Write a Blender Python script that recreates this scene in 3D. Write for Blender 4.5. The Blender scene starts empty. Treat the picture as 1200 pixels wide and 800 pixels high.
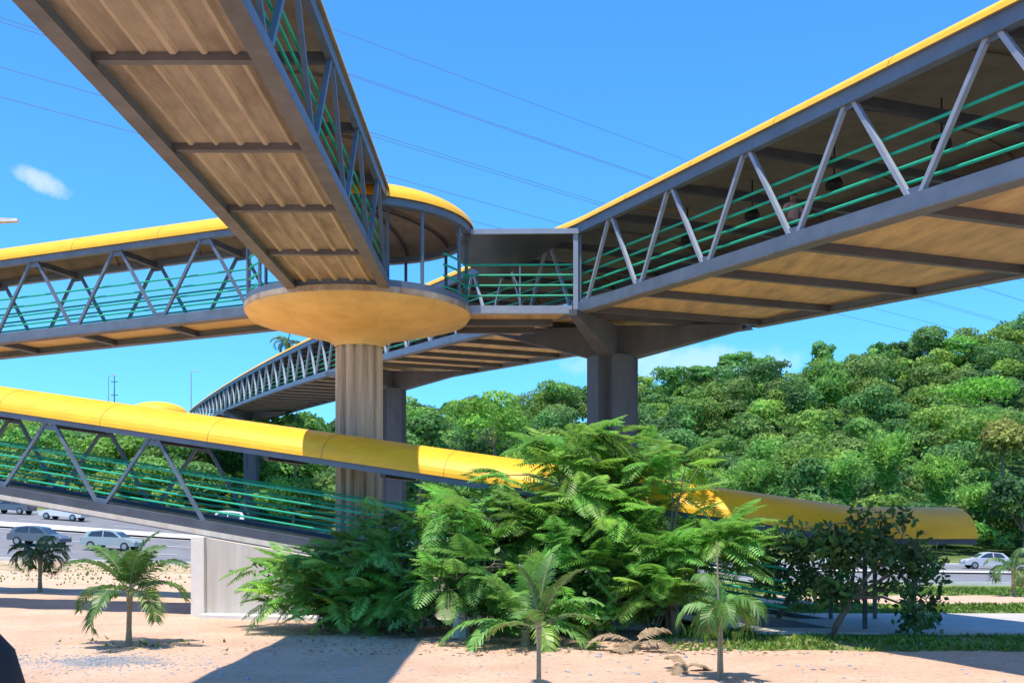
import bpy, math, random
import numpy as np
from mathutils import Vector
R = math.radians
random.seed(7); rng = np.random.default_rng(7)
sc = bpy.context.scene
COL = sc.collection
EYE = 2.6                                       # eye height above the near ground

# ------------------------------------------------------------ camera
cam = bpy.data.cameras.new("camera"); camo = bpy.data.objects.new("camera", cam); COL.objects.link(camo)
camo.location = (0, 0, EYE); camo.rotation_euler = (R(90), 0, 0)
cam.lens = 36; cam.sensor_width = 36; cam.shift_y = 0.18
cam.clip_start = 0.1; cam.clip_end = 3000
sc.camera = camo
# ------------------------------------------------------------ light
SUNV = Vector((-0.12, -0.235, 1.0)).normalized()
elev = math.asin(SUNV.z); azim = math.atan2(SUNV.x, SUNV.y)
w = bpy.data.worlds.new("World"); sc.world = w; w.use_nodes = True
nt = w.node_tree; nt.nodes.clear()
def WN(t, **k):
    n = nt.nodes.new(t)
    for a, b in k.items(): setattr(n, a, b)
    return n
sky = WN('ShaderNodeTexSky', sky_type='NISHITA', sun_disc=False)
sky.sun_elevation = elev; sky.sun_rotation = azim
sky.air_density = 1.2; sky.dust_density = 0.3; sky.ozone_density = 2.2
bg = WN('ShaderNodeBackground'); bg.inputs[1].default_value = 0.125
out = WN('ShaderNodeOutputWorld')
tint = WN('ShaderNodeMixRGB', blend_type='MULTIPLY'); tint.inputs[0].default_value = 1; tint.inputs[2].default_value = (0.40, 1.05, 1.70, 1)
nt.links.new(sky.outputs[0], tint.inputs[1])
# small wispy clouds at fixed directions of the sky
geo = WN('ShaderNodeTexCoord')
no = WN('ShaderNodeTexNoise'); no.inputs['Scale'].default_value = 34; no.inputs['Detail'].default_value = 6; no.inputs['Roughness'].default_value = .6
nt.links.new(geo.outputs['Generated'], no.inputs['Vector'])
def cloud(prev, px, py, sx, sy, ang, amt):
    d = Vector(((px-600)/1200, 1, (616-py)/1200)).normalized()
    rt = Vector((d.y, -d.x, 0)).normalized(); up = rt.cross(d)
    a = math.cos(ang)*rt + math.sin(ang)*up; b = -math.sin(ang)*rt + math.cos(ang)*up
    def dotn(v, s):
        n = WN('ShaderNodeVectorMath', operation='DOT_PRODUCT'); nt.links.new(geo.outputs['Generated'], n.inputs[0]); n.inputs[1].default_value = v
        o = d.dot(v)
        m = WN('ShaderNodeMath', operation='SUBTRACT'); nt.links.new(n.outputs['Value'], m.inputs[0]); m.inputs[1].default_value = o
        m2 = WN('ShaderNodeMath', operation='DIVIDE'); nt.links.new(m.outputs[0], m2.inputs[0]); m2.inputs[1].default_value = s
        m3 = WN('ShaderNodeMath', operation='POWER'); 
        m4 = WN('ShaderNodeMath', operation='ABSOLUTE'); nt.links.new(m2.outputs[0], m4.inputs[0]); nt.links.new(m4.outputs[0], m3.inputs[0]); m3.inputs[1].default_value = 2
        return m3
    x = dotn(a, sx); y = dotn(b, sy); z = dotn(d, .25)
    s = WN('ShaderNodeMath', operation='ADD'); nt.links.new(x.outputs[0], s.inputs[0]); nt.links.new(y.outputs[0], s.inputs[1])
    s2 = WN('ShaderNodeMath', operation='ADD'); nt.links.new(s.outputs[0], s2.inputs[0]); nt.links.new(z.outputs[0], s2.inputs[1])
    g = WN('ShaderNodeMath', operation='MULTIPLY_ADD'); nt.links.new(no.outputs['Fac'], g.inputs[0]); g.inputs[1].default_value = 2.2; g.inputs[2].default_value = -0.35
    q = WN('ShaderNodeMath', operation='SUBTRACT'); nt.links.new(g.outputs[0], q.inputs[0]); nt.links.new(s2.outputs[0], q.inputs[1])
    mr = WN('ShaderNodeMapRange'); nt.links.new(q.outputs[0], mr.inputs[0]); mr.inputs[1].default_value = -.25; mr.inputs[2].default_value = .9; mr.inputs[4].default_value = amt
    mr.interpolation_type = 'SMOOTHSTEP'
    mx = WN('ShaderNodeMixRGB'); nt.links.new(mr.outputs[0], mx.inputs[0]); nt.links.new(prev.outputs[0], mx.inputs[1]); mx.inputs[2].default_value = (7.2, 7.4, 7.8, 1)
    return mx
p = cloud(tint, 50, 213, .030, .010, R(-18), .5)
p = cloud(p, 790, 425, .13, .02, 0, .35)
nt.links.new(p.outputs[0], bg.inputs[0]); nt.links.new(bg.outputs[0], out.inputs[0])
sun = bpy.data.lights.new("sun", 'SUN'); sun.energy = 5.0; sun.angle = R(0.53); sun.color = (1, .90, .76)
suno = bpy.data.objects.new("sun", sun); COL.objects.link(suno); suno.location = (0, 0, 60)
suno.rotation_euler = SUNV.to_track_quat('Z', 'Y').to_euler()
vs = sc.view_settings; vs.view_transform = 'Standard'; vs.look = 'None'; vs.exposure = 0.35; vs.gamma = 1; vs.use_curve_mapping = False

# ------------------------------------------------------------ materials
def mat(name, col, rough=.7, metal=0, var=.15, scale=3.0, stretch=(1,1,1), bump=0, bscale=30, col2=None, lo=.35, hi=.65, spec=.5, trans=0, attr=None):
    m = bpy.data.materials.new(name); m.use_nodes = True
    t = m.node_tree; N = t.nodes; L = t.links
    b = N['Principled BSDF']; b.inputs['Roughness'].default_value = rough; b.inputs['Metallic'].default_value = metal
    b.inputs['Specular IOR Level'].default_value = spec
    tc = N.new('ShaderNodeTexCoord'); mp = N.new('ShaderNodeMapping'); mp.inputs['Scale'].default_value = stretch
    L.new(tc.outputs['Object'], mp.inputs[0])
    n = N.new('ShaderNodeTexNoise'); n.inputs['Scale'].default_value = scale; n.inputs['Detail'].default_value = 6; n.inputs['Roughness'].default_value = .65
    L.new(mp.outputs[0], n.inputs['Vector'])
    r = N.new('ShaderNodeMapRange'); r.inputs[1].default_value = lo; r.inputs[2].default_value = hi; L.new(n.outputs['Fac'], r.inputs[0])
    mx = N.new('ShaderNodeMixRGB'); L.new(r.outputs[0], mx.inputs[0])
    c2 = col2 or tuple(c*(1-var) for c in col)
    c1 = col if col2 else tuple(min(1, c*(1+var)) for c in col)
    mx.inputs[1].default_value = (*c1, 1); mx.inputs[2].default_value = (*c2, 1)
    o = mx
    if attr:
        at = N.new('ShaderNodeAttribute'); at.attribute_name = attr
        mm = N.new('ShaderNodeMixRGB'); mm.blend_type = 'MULTIPLY'; mm.inputs[0].default_value = 1
        L.new(mx.outputs[0], mm.inputs[1]); L.new(at.outputs['Color'], mm.inputs[2]); o = mm
    L.new(o.outputs[0], b.inputs['Base Color'])
    if bump:
        n2 = N.new('ShaderNodeTexNoise'); n2.inputs['Scale'].default_value = bscale; n2.inputs['Detail'].default_value = 5
        L.new(mp.outputs[0], n2.inputs['Vector'])
        bp = N.new('ShaderNodeBump'); bp.inputs['Strength'].default_value = bump; bp.inputs['Distance'].default_value = .03
        L.new(n2.outputs['Fac'], bp.inputs['Height']); L.new(bp.outputs[0], b.inputs['Normal'])
    if trans:
        tr = N.new('ShaderNodeBsdfTranslucent'); L.new(o.outputs[0], tr.inputs[0])
        ms = N.new('ShaderNodeMixShader'); ms.inputs[0].default_value = trans
        L.new(b.outputs[0], ms.inputs[1]); L.new(tr.outputs[0], ms.inputs[2]); L.new(ms.outputs[0], N['Material Output'].inputs[0])
    return m
M = {}
M['steel'] = mat('grey_blue_steel', (.112,.155,.21), .5, var=.14, scale=1.6, spec=.4)
M['steel_light'] = mat('light_grey_steel', (.29,.33,.39), .4, var=.08, scale=2, spec=.5)
M['flange'] = mat('bounce_toned_flange', (.12,.12,.13), .6, var=.25, scale=1.1)  # browner than the chord steel: ground bounce put into the colour
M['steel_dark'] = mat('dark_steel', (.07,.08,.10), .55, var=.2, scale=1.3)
M['yellow'] = mat('yellow_canopy_paint', (.94,.475,.02), .5, var=.09, scale=1.3, stretch=(1,1,3), spec=.4, bump=.08, bscale=1.5)
M['seam'] = mat('canopy_seam', (.45,.27,.03), .6)
M['lining'] = mat('canopy_lining', (.25,.215,.165), .75, var=.18, scale=1.5)
M['green'] = mat('green_rail_paint', (.02,.40,.24), .6, var=.1, spec=.25)
M['soffit'] = mat('ochre_concrete_soffit', (.64,.44,.20), .85, col2=(.36,.26,.14), scale=2.2, stretch=(1.3,.22,1), bump=.4, bscale=9, lo=.36, hi=.7)
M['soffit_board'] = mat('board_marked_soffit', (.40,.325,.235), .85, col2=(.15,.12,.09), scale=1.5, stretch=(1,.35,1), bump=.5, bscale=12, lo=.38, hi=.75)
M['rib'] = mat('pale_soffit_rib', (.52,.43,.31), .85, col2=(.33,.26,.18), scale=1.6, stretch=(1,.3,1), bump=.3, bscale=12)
M['disc'] = mat('ochre_disc_concrete', (.80,.55,.20), .8, col2=(.55,.35,.12), scale=.9, bump=.15, lo=.35, hi=.8)
M['rim'] = mat('weathered_rim', (.5,.42,.32), .8, col2=(.28,.2,.13), scale=2, stretch=(1,1,.4))
M['column'] = mat('fluted_column_concrete', (.62,.53,.40), .85, col2=(.27,.21,.14), scale=2.2, stretch=(1.6,1.6,.1), bump=.2, lo=.42, hi=.72)
M['pier'] = mat('dark_pier_paint', (.08,.095,.12), .6, var=.25, scale=1, stretch=(1,1,.3))
M['wall'] = mat('pale_cast_concrete', (.62,.57,.49), .85, col2=(.46,.40,.32), scale=1.2, stretch=(2.5,2.5,.2), bump=.15, lo=.35, hi=.8)
M['wall_post'] = mat('white_concrete', (.72,.67,.58), .8, var=.06)
M['asphalt'] = mat('road_asphalt', (.19,.19,.20), .8, var=.12, scale=.6, bump=.2, bscale=40)
M['kerb'] = mat('pale_kerb_concrete', (.62,.6,.56), .85, var=.08)
M['paint'] = mat('white_road_paint', (.75,.75,.73), .6, var=.06)
M['path'] = mat('path_concrete', (.46,.44,.41), .85, var=.1, scale=.9, bump=.2)
M['black'] = mat('black_plastic', (.012,.012,.016), .6)
M['glass'] = mat('dark_window_glass', (.03,.04,.05), .08, var=.05, spec=.8)
M['tyre'] = mat('tyre_rubber', (.02,.02,.02), .8)
M['rimm'] = mat('wheel_rim', (.4,.4,.42), .35, metal=.8)
M['bark'] = mat('grey_brown_bark', (.19,.15,.11), .9, var=.3, scale=6, stretch=(2,2,.4), bump=.5)
M['palmbark'] = mat('pale_palm_stem', (.28,.25,.16), .85, var=.25, scale=8, stretch=(.3,.3,4))
M['frond'] = mat('feathery_leaf_green', (.20,.44,.085), .5, var=.35, scale=1.2, trans=.46, attr='tint')
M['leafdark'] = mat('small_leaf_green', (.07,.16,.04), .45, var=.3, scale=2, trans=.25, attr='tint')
M['palm'] = mat('palm_leaf_green', (.12,.28,.055), .45, var=.25, scale=2, trans=.3, attr='tint')
M['dry'] = mat('dry_palm_leaf', (.36,.26,.16), .8, var=.25, scale=5, trans=.2)
M['forest'] = mat('hill_foliage', (.20,.34,.085), .65, var=.3, scale=.12, trans=.42, attr='tint')
M['grassm'] = mat('grass_blades', (.10,.20,.035), .6, var=.3, scale=.5, trans=.3, attr='tint')
M['wire'] = mat('power_wire', (.12,.19,.29), .6)
M['darkpanel'] = mat('dark_roof_panel', (.075,.075,.07), .35, var=.2, scale=1)
M['lampw'] = mat('pale_lamp_housing', (.5,.5,.47), .5)
M['gravel'] = mat('grey_gravel', (.36,.36,.36), .9, var=.3, scale=20)

def ground_mat():
    m = bpy.data.materials.new('sandy_soil_and_grass'); m.use_nodes = True
    t = m.node_tree; N = t.nodes; L = t.links; b = N['Principled BSDF']; b.inputs['Roughness'].default_value = .95; b.inputs['Specular IOR Level'].default_value = .1
    tc = N.new('ShaderNodeTexCoord')
    def noise(s, d=6, r=.6):
        n = N.new('ShaderNodeTexNoise'); n.inputs['Scale'].default_value = s; n.inputs['Detail'].default_value = d; n.inputs['Roughness'].default_value = r
        L.new(tc.outputs['Object'], n.inputs['Vector']); return n
    def mix(f, a, c):
        x = N.new('ShaderNodeMixRGB'); L.new(f, x.inputs[0])
        for i, v in ((1, a), (2, c)):
            if isinstance(v, tuple): x.inputs[i].default_value = (*v, 1)
            else: L.new(v, x.inputs[i])
        return x.outputs[0]
    def rng_(src, a, c):
        r = N.new('ShaderNodeMapRange'); r.inputs[1].default_value = a; r.inputs[2].default_value = c; L.new(src, r.inputs[0]); return r.outputs[0]
    dirt = mix(rng_(noise(.5).outputs['Fac'], .38, .62), (.78,.54,.39), (.66,.44,.31))
    dirt = mix(rng_(noise(7, 8, .75).outputs['Fac'], .50, .72), dirt, (.40,.27,.18))
    dirt = mix(rng_(noise(40, 4, .8).outputs['Fac'], .58, .75), dirt, (.74,.62,.50))
    grass = mix(rng_(noise(1.3).outputs['Fac'], .4, .62), (.13,.20,.05), (.30,.31,.12))
    at = N.new('ShaderNodeAttribute'); at.attribute_name = 'tint'
    sep = N.new('ShaderNodeSeparateColor'); L.new(at.outputs['Color'], sep.inputs[0])
    nz = noise(1.1, 7, .7).outputs['Fac']
    a = N.new('ShaderNodeMath'); a.operation = 'ADD'; L.new(sep.outputs[0], a.inputs[0]); L.new(nz, a.inputs[1])
    c = mix(rng_(a.outputs[0], .93, 1.05), dirt, grass)
    a2 = N.new('ShaderNodeMath'); a2.operation = 'ADD'; L.new(sep.outputs[1], a2.inputs[0]); L.new(nz, a2.inputs[1])
    c = mix(rng_(a2.outputs[0], .93, 1.1), c, (.35,.34,.34)); c = mix(sep.outputs[2], c, (.045,.085,.025))
    L.new(c, b.inputs['Base Color'])
    bp = N.new('ShaderNodeBump'); bp.inputs['Strength'].default_value = .9; bp.inputs['Distance'].default_value = .09
    L.new(noise(9, 8, .75).outputs['Fac'], bp.inputs['Height']); L.new(bp.outputs[0], b.inputs['Normal'])
    return m
M['ground'] = ground_mat()

# ------------------------------------------------------------ helpers
def px(x, y, D):
    """photo pixel at distance D -> world point"""
    return Vector(((x-600)/1200*D, D, EYE + (616-y)/1200*D))
def tag(o, label=None, cat=None, group=None, kind=None):
    if label: o['label'] = label
    if cat: o['category'] = cat
    if group: o['group'] = group
    if kind: o['kind'] = kind
    return o
def empty(name, loc, label, cat, group=None):
    o = bpy.data.objects.new(name, None); COL.objects.link(o); o.location = loc; o.empty_display_size = .2
    return tag(o, label, cat, group)
def origin(o):
    v = Vector(o.location)
    while o.parent: o = o.parent; v = v + Vector(o.location)
    return v
class MB:
    def __init__(s): s.v = []; s.f = []
    def poly(s, pts):
        i = len(s.v); s.v += [tuple(p) for p in pts]; s.f.append(tuple(range(i, i+len(pts))))
    def hexa(s, a):           # 8 corners: bottom 4, top 4
        i = len(s.v); s.v += [tuple(p) for p in a]
        for q in ((3,2,1,0),(4,5,6,7),(0,1,5,4),(1,2,6,5),(2,3,7,6),(3,0,4,7)): s.f.append(tuple(i+k for k in q))
    def box(s, c, sz, rz=0):
        c = Vector(c); ca, sa = math.cos(rz), math.sin(rz); P = []
        for z in (-1, 1):
            for x, y in ((-1,-1),(1,-1),(1,1),(-1,1)):
                X, Y = x*sz[0]/2, y*sz[1]/2
                P.append(c + Vector((X*ca-Y*sa, X*sa+Y*ca, z*sz[2]/2)))
        s.hexa(P)
    def bar(s, p, q, w, h=None):    # square bar between two points
        p = Vector(p); q = Vector(q); h = h or w
        d = (q-p).normalized(); up = Vector((0,0,1)) if abs(d.z) < .95 else Vector((0,1,0))
        x = d.cross(up).normalized()*w/2; y = x.cross(d).normalized()*h/2
        s.hexa([p-x-y, p+x-y, q+x-y, q-x-y, p-x+y, p+x+y, q+x+y, q-x+y])
    def tube(s, pts, r, n=8, cap=True):
        pts = [Vector(p) for p in pts]; m = len(pts); i0 = len(s.v)
        rr = r if hasattr(r, '__len__') else [r]*m
        for k, p in enumerate(pts):
            d = (pts[min(k+1, m-1)] - pts[max(k-1, 0)]).normalized()
            up = Vector((0,0,1)) if abs(d.z) < .9 else Vector((0,1,0))
            x = d.cross(up).normalized(); y = x.cross(d)
            for j in range(n):
                a = 2*math.pi*j/n; s.v.append(tuple(p + (x*math.cos(a)+y*math.sin(a))*rr[k]))
        for k in range(m-1):
            for j in range(n):
                a = i0+k*n+j; b = i0+k*n+(j+1) % n; s.f.append((a, b, b+n, a+n))
        if cap:
            s.f.append(tuple(i0+j for j in range(n))[::-1]); s.f.append(tuple(i0+(m-1)*n+j for j in range(n)))
    def lathe(s, c, prof, n=48, rf=None):
        c = Vector(c); i0 = len(s.v)
        for r, z in prof:
            for j in range(n):
                a = 2*math.pi*j/n; q = r*(rf(a) if rf else 1)
                s.v.append((c.x+q*math.cos(a), c.y+q*math.sin(a), c.z+z))
        for k in range(len(prof)-1):
            for j in range(n):
                a = i0+k*n+j; b = i0+k*n+(j+1) % n; s.f.append((a, b, b+n, a+n))
    def prism(s, poly, z0, z1):
        n = len(poly); i = len(s.v)
        s.v += [(x, y, z0) for x, y in poly] + [(x, y, z1) for x, y in poly]
        s.f.append(tuple(range(i, i+n))[::-1]); s.f.append(tuple(range(i+n, i+2*n)))
        for k in range(n): s.f.append((i+k, i+(k+1) % n, i+n+(k+1) % n, i+n+k))
    def build(s, name, m, parent=None, base=None, smooth=False):
        me = bpy.data.meshes.new(name)
        o0 = origin(parent) if parent else Vector(base or (0,0,0))
        me.from_pydata([(a-o0.x, b-o0.y, c-o0.z) for a, b, c in s.v], [], s.f); me.update()
        me.materials.append(m)
        if smooth: me.polygons.foreach_set('use_smooth', [True]*len(me.polygons))
        o = bpy.data.objects.new(name, me); COL.objects.link(o)
        if parent: o.parent = parent
        else: o.location = o0
        return o
def npmesh(name, V, m, parent=None, base=None, tintcol=None, k=4):
    """V: (nf,k,3) array of separate polygons; tintcol (nf,3)"""
    V = np.asarray(V, dtype=np.float32); nf = len(V)
    o0 = origin(parent) if parent else Vector(base or (0,0,0))
    V = V - np.array(o0, dtype=np.float32)
    me = bpy.data.meshes.new(name)
    me.vertices.add(nf*k); me.vertices.foreach_set('co', V.reshape(-1))
    me.loops.add(nf*k); me.loops.foreach_set('vertex_index', np.arange(nf*k, dtype=np.int32))
    me.polygons.add(nf); me.polygons.foreach_set('loop_start', np.arange(0, nf*k, k, dtype=np.int32))
    me.polygons.foreach_set('loop_total', np.full(nf, k, dtype=np.int32))
    me.update(calc_edges=True)
    if tintcol is None: tintcol = np.ones((nf, 3))
    ca = me.color_attributes.new('tint', 'FLOAT_COLOR', 'POINT')
    c = np.ones((nf, k, 4), dtype=np.float32); c[:, :, :3] = np.asarray(tintcol)[:, None, :]
    ca.data.foreach_set('color', c.reshape(-1))
    me.materials.append(m)
    o = bpy.data.objects.new(name, me); COL.objects.link(o)
    if parent: o.parent = parent
    else: o.location = o0
    return o

# ------------------------------------------------------------ terrain
XS = [-260,-80,-50,-20,20,60,120,300]
VS = [-40,38,60,66,81,84,100,128,170,230,330,600]
ZT = np.array([
 [-2.6,-2.6,-2.4,-2.2,-.2,.1,1.2,5,8,13,10,5],
 [-2.6,-2.6,-2.3,-2.1,.2,.6,1.8,5,8,13,10,5],
 [-2.6,-2.6,-2.2,-2.0,.15,.5,1.4,4.5,8,14,11,5],
 [-2.6,-2.6,-2.6,-2.6,-1.5,-1.3,-.8,2,7,18,14,6],
 [-2.6,-2.6,-3.5,-3.6,-3.6,-3.6,-3.5,-1.5,8,23,19,8],
 [-2.6,-2.7,-3.7,-3.85,-3.9,-3.9,-3.9,-2.4,11,29,25,9],
 [-2.6,-2.8,-3.8,-3.9,-4.0,-4.0,-4.0,-2,14,36,31,10],
 [-2.6,-2.8,-3.8,-3.9,-4.0,-4.0,-4.0,-2,16,40,34,10]])
def smooth_interp(xs, x):
    x = np.clip(x, xs[0], xs[-1]-1e-6); i = np.clip(np.searchsorted(xs, x, side='right')-1, 0, len(xs)-2)
    xs = np.array(xs, dtype=float); t = (x-xs[i])/(xs[i+1]-xs[i]); return i, t
def zt(X, v):
    X = np.asarray(X, float); v = np.asarray(v, float)
    i, a = smooth_interp(XS, X); j, b = smooth_interp(VS, v)
    a = a*a*(3-2*a)*.4 + a*.6
    z = (ZT[i,j]*(1-a)*(1-b)+ZT[i+1,j]*a*(1-b)+ZT[i,j+1]*(1-a)*b+ZT[i+1,j+1]*a*b)
    bumps = np.clip((v-110)/40, 0, 1)*(1.5*np.sin(X*.09+v*.05)+1.2*np.sin(X*.05-v*.08+2))
    small = .03*np.sin(X*1.7+v*.9)*np.sin(v*1.3-X*.6)*np.clip((62-v)/10, 0, 1)
    return z + EYE + bumps + small
def skew(v): return np.clip((np.asarray(v, float)-44)/18, 0, 1)*np.clip((200-np.asarray(v, float))/60, 0, 1)
def yv(X, v): return v - .1*np.asarray(X)*skew(v)
def vy(X, Y):
    v = np.asarray(Y, float)
    for _ in range(6): v = Y + .1*np.asarray(X)*skew(v)
    return v
def gz(X, Y): return float(zt(X, vy(X, Y)))
VG = np.unique(np.round(np.concatenate([np.arange(-40, 12, 6.), np.arange(12, 46, .75), np.arange(46, 66, 1.5), [66, 67.5, 71, 73.5, 76, 78.5, 81], [81,82.5,84], [84,87.5,89,91.5,94,96.5,100], np.arange(102, 340, 6.), [380, 450, 600]]), 3))
XG = np.unique(np.concatenate([np.arange(-260, -60, 12.), np.arange(-60, -24, 2.), np.arange(-24, 30, .75), np.arange(30, 70, 2.), np.arange(70, 301, 12.)]))
def sheet(name, vlo, vhi, xlo, xhi, m, dz=0, kind='structure', tintf=None):
    vg = VG[(VG >= vlo-1e-6) & (VG <= vhi+1e-6)]; xg = XG[(XG >= xlo) & (XG <= xhi)]
    X, V = np.meshgrid(xg, vg); Y = yv(X, V); Z = zt(X, V)+dz
    P = np.stack([X, Y, Z], -1); nx = len(xg); nv = len(vg)
    me = bpy.data.meshes.new(name)
    f = [(j*nx+i, j*nx+i+1, (j+1)*nx+i+1, (j+1)*nx+i) for j in range(nv-1) for i in range(nx-1)]
    me.from_pydata(P.reshape(-1, 3).tolist(), [], f); me.update()
    me.polygons.foreach_set('use_smooth', [True]*len(f))
    if tintf is not None:
        ca = me.color_attributes.new('tint', 'FLOAT_COLOR', 'POINT')
        c = np.ones((nv*nx, 4), dtype=np.float32); c[:, :3] = tintf(X, Y, V).reshape(-1, 3); ca.data.foreach_set('color', c.reshape(-1))
    me.materials.append(m); o = bpy.data.objects.new(name, me); COL.objects.link(o); tag(o, kind=kind); return o
def sstep(x, a, b): t = np.clip((x-a)/(b-a), 0, 1); return t*t*(3-2*t)
def gtint(X, Y, V):
    g = np.zeros(X.shape)
    g = np.maximum(g, sstep(X, 3, 6)*sstep(Y, 20.9, 21.7)*(1-sstep(Y, 33.5, 35)))
    g = np.maximum(g, .85*sstep(X, 2, 8)*sstep(Y, 37.5, 39.5))
    g = np.maximum(g, .46*sstep(V, 50, 56)*(X < 2))
    g = np.maximum(g, sstep(V, 100, 102))
    gr = np.zeros(X.shape); gr = np.exp(-(((X+7.9)/1.9)**2+((Y-19.6)/1.1)**2))*.75
    return np.stack([g, gr, sstep(V, 104, 112)], -1)
sheet('ground', -40, 600, -260, 300, M['ground'], tintf=gtint)
sheet('road', 66, 81, -260, 300, M['asphalt'], .06)
sheet('road', 84, 100, -260, 300, M['asphalt'], .06)
sheet('median', 81, 84, -260, 300, M['kerb'], .20)
for v0 in (66, 100):
    mb = MB()
    xs = XG
    for a, b in zip(xs[:-1], xs[1:]):
        s = -.35 if v0 == 66 else .35
        pts = []
        for dz in (-.05, .2):
            for X_, vv in ((a, v0), (b, v0), (b, v0+s), (a, v0+s)):
                pts.append((X_, float(yv(X_, vv)), float(zt(X_, vv))+dz))
        mb.hexa(pts)
    tag(mb.build('kerb', M['kerb']), kind='structure')
mb = MB()
for vl, dash in ((66.6, 0), (71, 1), (76, 1), (80.4, 0), (84.6, 0), (89, 1), (94, 1), (99.3, 0)):
    x = -90.
    while x < 110:
        L_ = 3 if dash else 3
        j = np.searchsorted(VG, vl)
        q = [(X_, float(yv(X_, vv)), float(zt(X_, vv))+.10) for X_, vv in ((x, vl-.07), (x+L_, vl-.07), (x+L_, vl+.07), (x, vl+.07))]
        mb.poly(q); x += 9 if dash else 3
tag(mb.build('road_marking', M['paint']), kind='structure')
# concrete path with its kerb edge, at the foot of the ramp
mb = MB()
pth = [(5.9,24.4),(9,24.3),(40,23.2),(40,29.4),(8,29.6),(6.4,28.6),(5.6,26.4)]
mb.prism(pth, .02, .085)
tag(mb.build('path', M['path']), kind='structure')

# ------------------------------------------------------------ footbridge builder
def bridge(label, P0, d, sgn, zf, L, wd, nodes, bay=3.6, H=2.8, rise=.9, chord=.33, lamps=False, ribs=False, diag=(None,None),
           group='covered footbridge spans and ramps', canopyL=None, soff='soffit', steps=None, base=None, ct=.25, rails=True, name='covered_footbridge', dsz=.12, railx=(0, None), endposts=True, dm='steel_light', edge=False, cb=.1, tc=.28):
    cz = .07 if ribs else 0.0
    dsz *= .8
    d = Vector((d[0], d[1], 0)).normalized(); n = Vector((d.y, -d.x, 0))*sgn; P0 = Vector((P0[0], P0[1], 0))
    def P(s, o, h): q = P0 + d*s + n*o; q.z = zf(s) + EYE + h; return q
    root = empty(name, tuple(P(L/2, wd/2, 0)) if base is None else base, label, 'footbridge', group)
    st = steps or [0, L]
    def run(mb, o0, o1, h0, h1, s0=0, s1=None, st=st):
        s1 = L if s1 is None else s1
        ss = [s0] + [s for s in st if s0 < s < s1] + [s1]
        for a, b in zip(ss[:-1], ss[1:]):
            mb.hexa([P(a,o0,h0),P(a,o1,h0),P(b,o1,h0),P(b,o0,h0),P(a,o0,h1),P(a,o1,h1),P(b,o1,h1),P(b,o0,h1)])
    # deck
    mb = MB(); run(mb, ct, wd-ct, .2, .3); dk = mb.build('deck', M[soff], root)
    for side in (0, 1):
        o0, o1 = (0, ct) if side == 0 else (wd-ct, wd)
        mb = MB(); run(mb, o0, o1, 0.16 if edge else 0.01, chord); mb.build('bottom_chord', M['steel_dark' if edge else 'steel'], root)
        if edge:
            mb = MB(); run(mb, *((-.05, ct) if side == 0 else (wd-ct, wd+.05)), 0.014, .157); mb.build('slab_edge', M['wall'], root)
        mb = MB(); run(mb, o0+.02, o1-.02, H-.02-tc, H-.02); mb.build('top_chord', M['steel'], root)
        # lip of bounce-toned steel along the lower edge
        mb = MB(); e0, e1 = (-.06, ct+.05) if side == 0 else (wd-ct-.05, wd+.06)
        run(mb, e0, e1, -.02, .012); mb.build('chord_flange', M['flange'], root)
        if rails:
            for k in range(4):
                mb = MB(); o = ct+.02 if side == 0 else wd-ct-.02
                s0, s1 = railx[0], railx[1] if railx[1] is not None else L
                ss = sorted(set([s0]+[s for s in st if s0 < s < s1]+[s1]))
                mb.tube([P(s, o, chord+.30+.325*k) for s in ss], .033, 6); mb.build('handrail', M['green'], root)
        # diagonals
        k = 0; s = nodes
        lo = diag[0] if diag[0] is not None else 0; hi = diag[1] if diag[1] is not None else L
        o = ct/2 if side == 0 else wd-ct/2
        g = .14
        while s < hi-.3:
            if s >= lo-.01:
                t = s + bay/2
                if t <= hi+.01: mb = MB(); mb.bar(P(s+g, o, chord-.02), P(t-g, o, H-tc), dsz); mb.build('truss_diagonal', M[dm], root)
                if s+bay <= hi+.3: mb = MB(); mb.bar(P(t+g, o, H-tc), P(s+bay-g, o, chord-.02), dsz); mb.build('truss_diagonal', M[dm], root)
            if s+bay/2 < hi:
                for hh_, t_ in ((H-.30, s+bay/2), (chord+.06, s)):
                    if t_ > lo+.1: mb = MB(); mb.bar(P(t_-.2, o, hh_), P(t_+.2, o, hh_), .03, .16); mb.build('gusset_plate', M['steel'], root)
            s += bay
        for s in ((lo+.07, hi-.07) if endposts else ()):
            mb = MB(); mb.bar(P(s, o, chord-.02), P(s, o, H-tc), dsz*.95); mb.build('end_post', M['steel'], root)
    # cross beams below, ties above
    s = nodes
    while s < L:
        mb = MB(); mb.hexa([P(s-cb,ct+.003,cz),P(s+cb,ct+.003,cz),P(s+cb,wd-ct-.003,cz),P(s-cb,wd-ct-.003,cz),P(s-cb,ct+.003,.197),P(s+cb,ct+.003,.197),P(s+cb,wd-ct-.003,.197),P(s-cb,wd-ct-.003,.197)])
        if s > .2: mb.build('cross_beam', M['flange' if ribs else 'steel_dark'], root)
        t = s + bay/2
        if 0 < t < L:
            mb = MB(); mb.bar(P(t, ct, H-.2), P(t, wd-ct, H-.2), .16, .2); mb.build('roof_tie', M['steel_dark'], root)
            if lamps:
                c = P(t-bay*.25, wd*.48, 0); lm = MB(); lm.tube([P(t-bay*.25, wd*.48, H+rise*.75), P(t-bay*.25, wd*.48, H-.2)], .02, 6)
                lm.lathe(P(t-bay*.25, wd*.48, H-.55), [(.0,.0),(.2,.02),(.22,.12),(.12,.33),(.0,.37)], 14); lm.build('pendant_lamp', M['black'], root)
        s += bay
    # canopy
    cl = canopyL or (0, L)
    ss = sorted(set([cl[0]] + [s for s in st if cl[0] < s < cl[1]] + [cl[1]]))
    a = wd/2+.06; NA = 22
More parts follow.
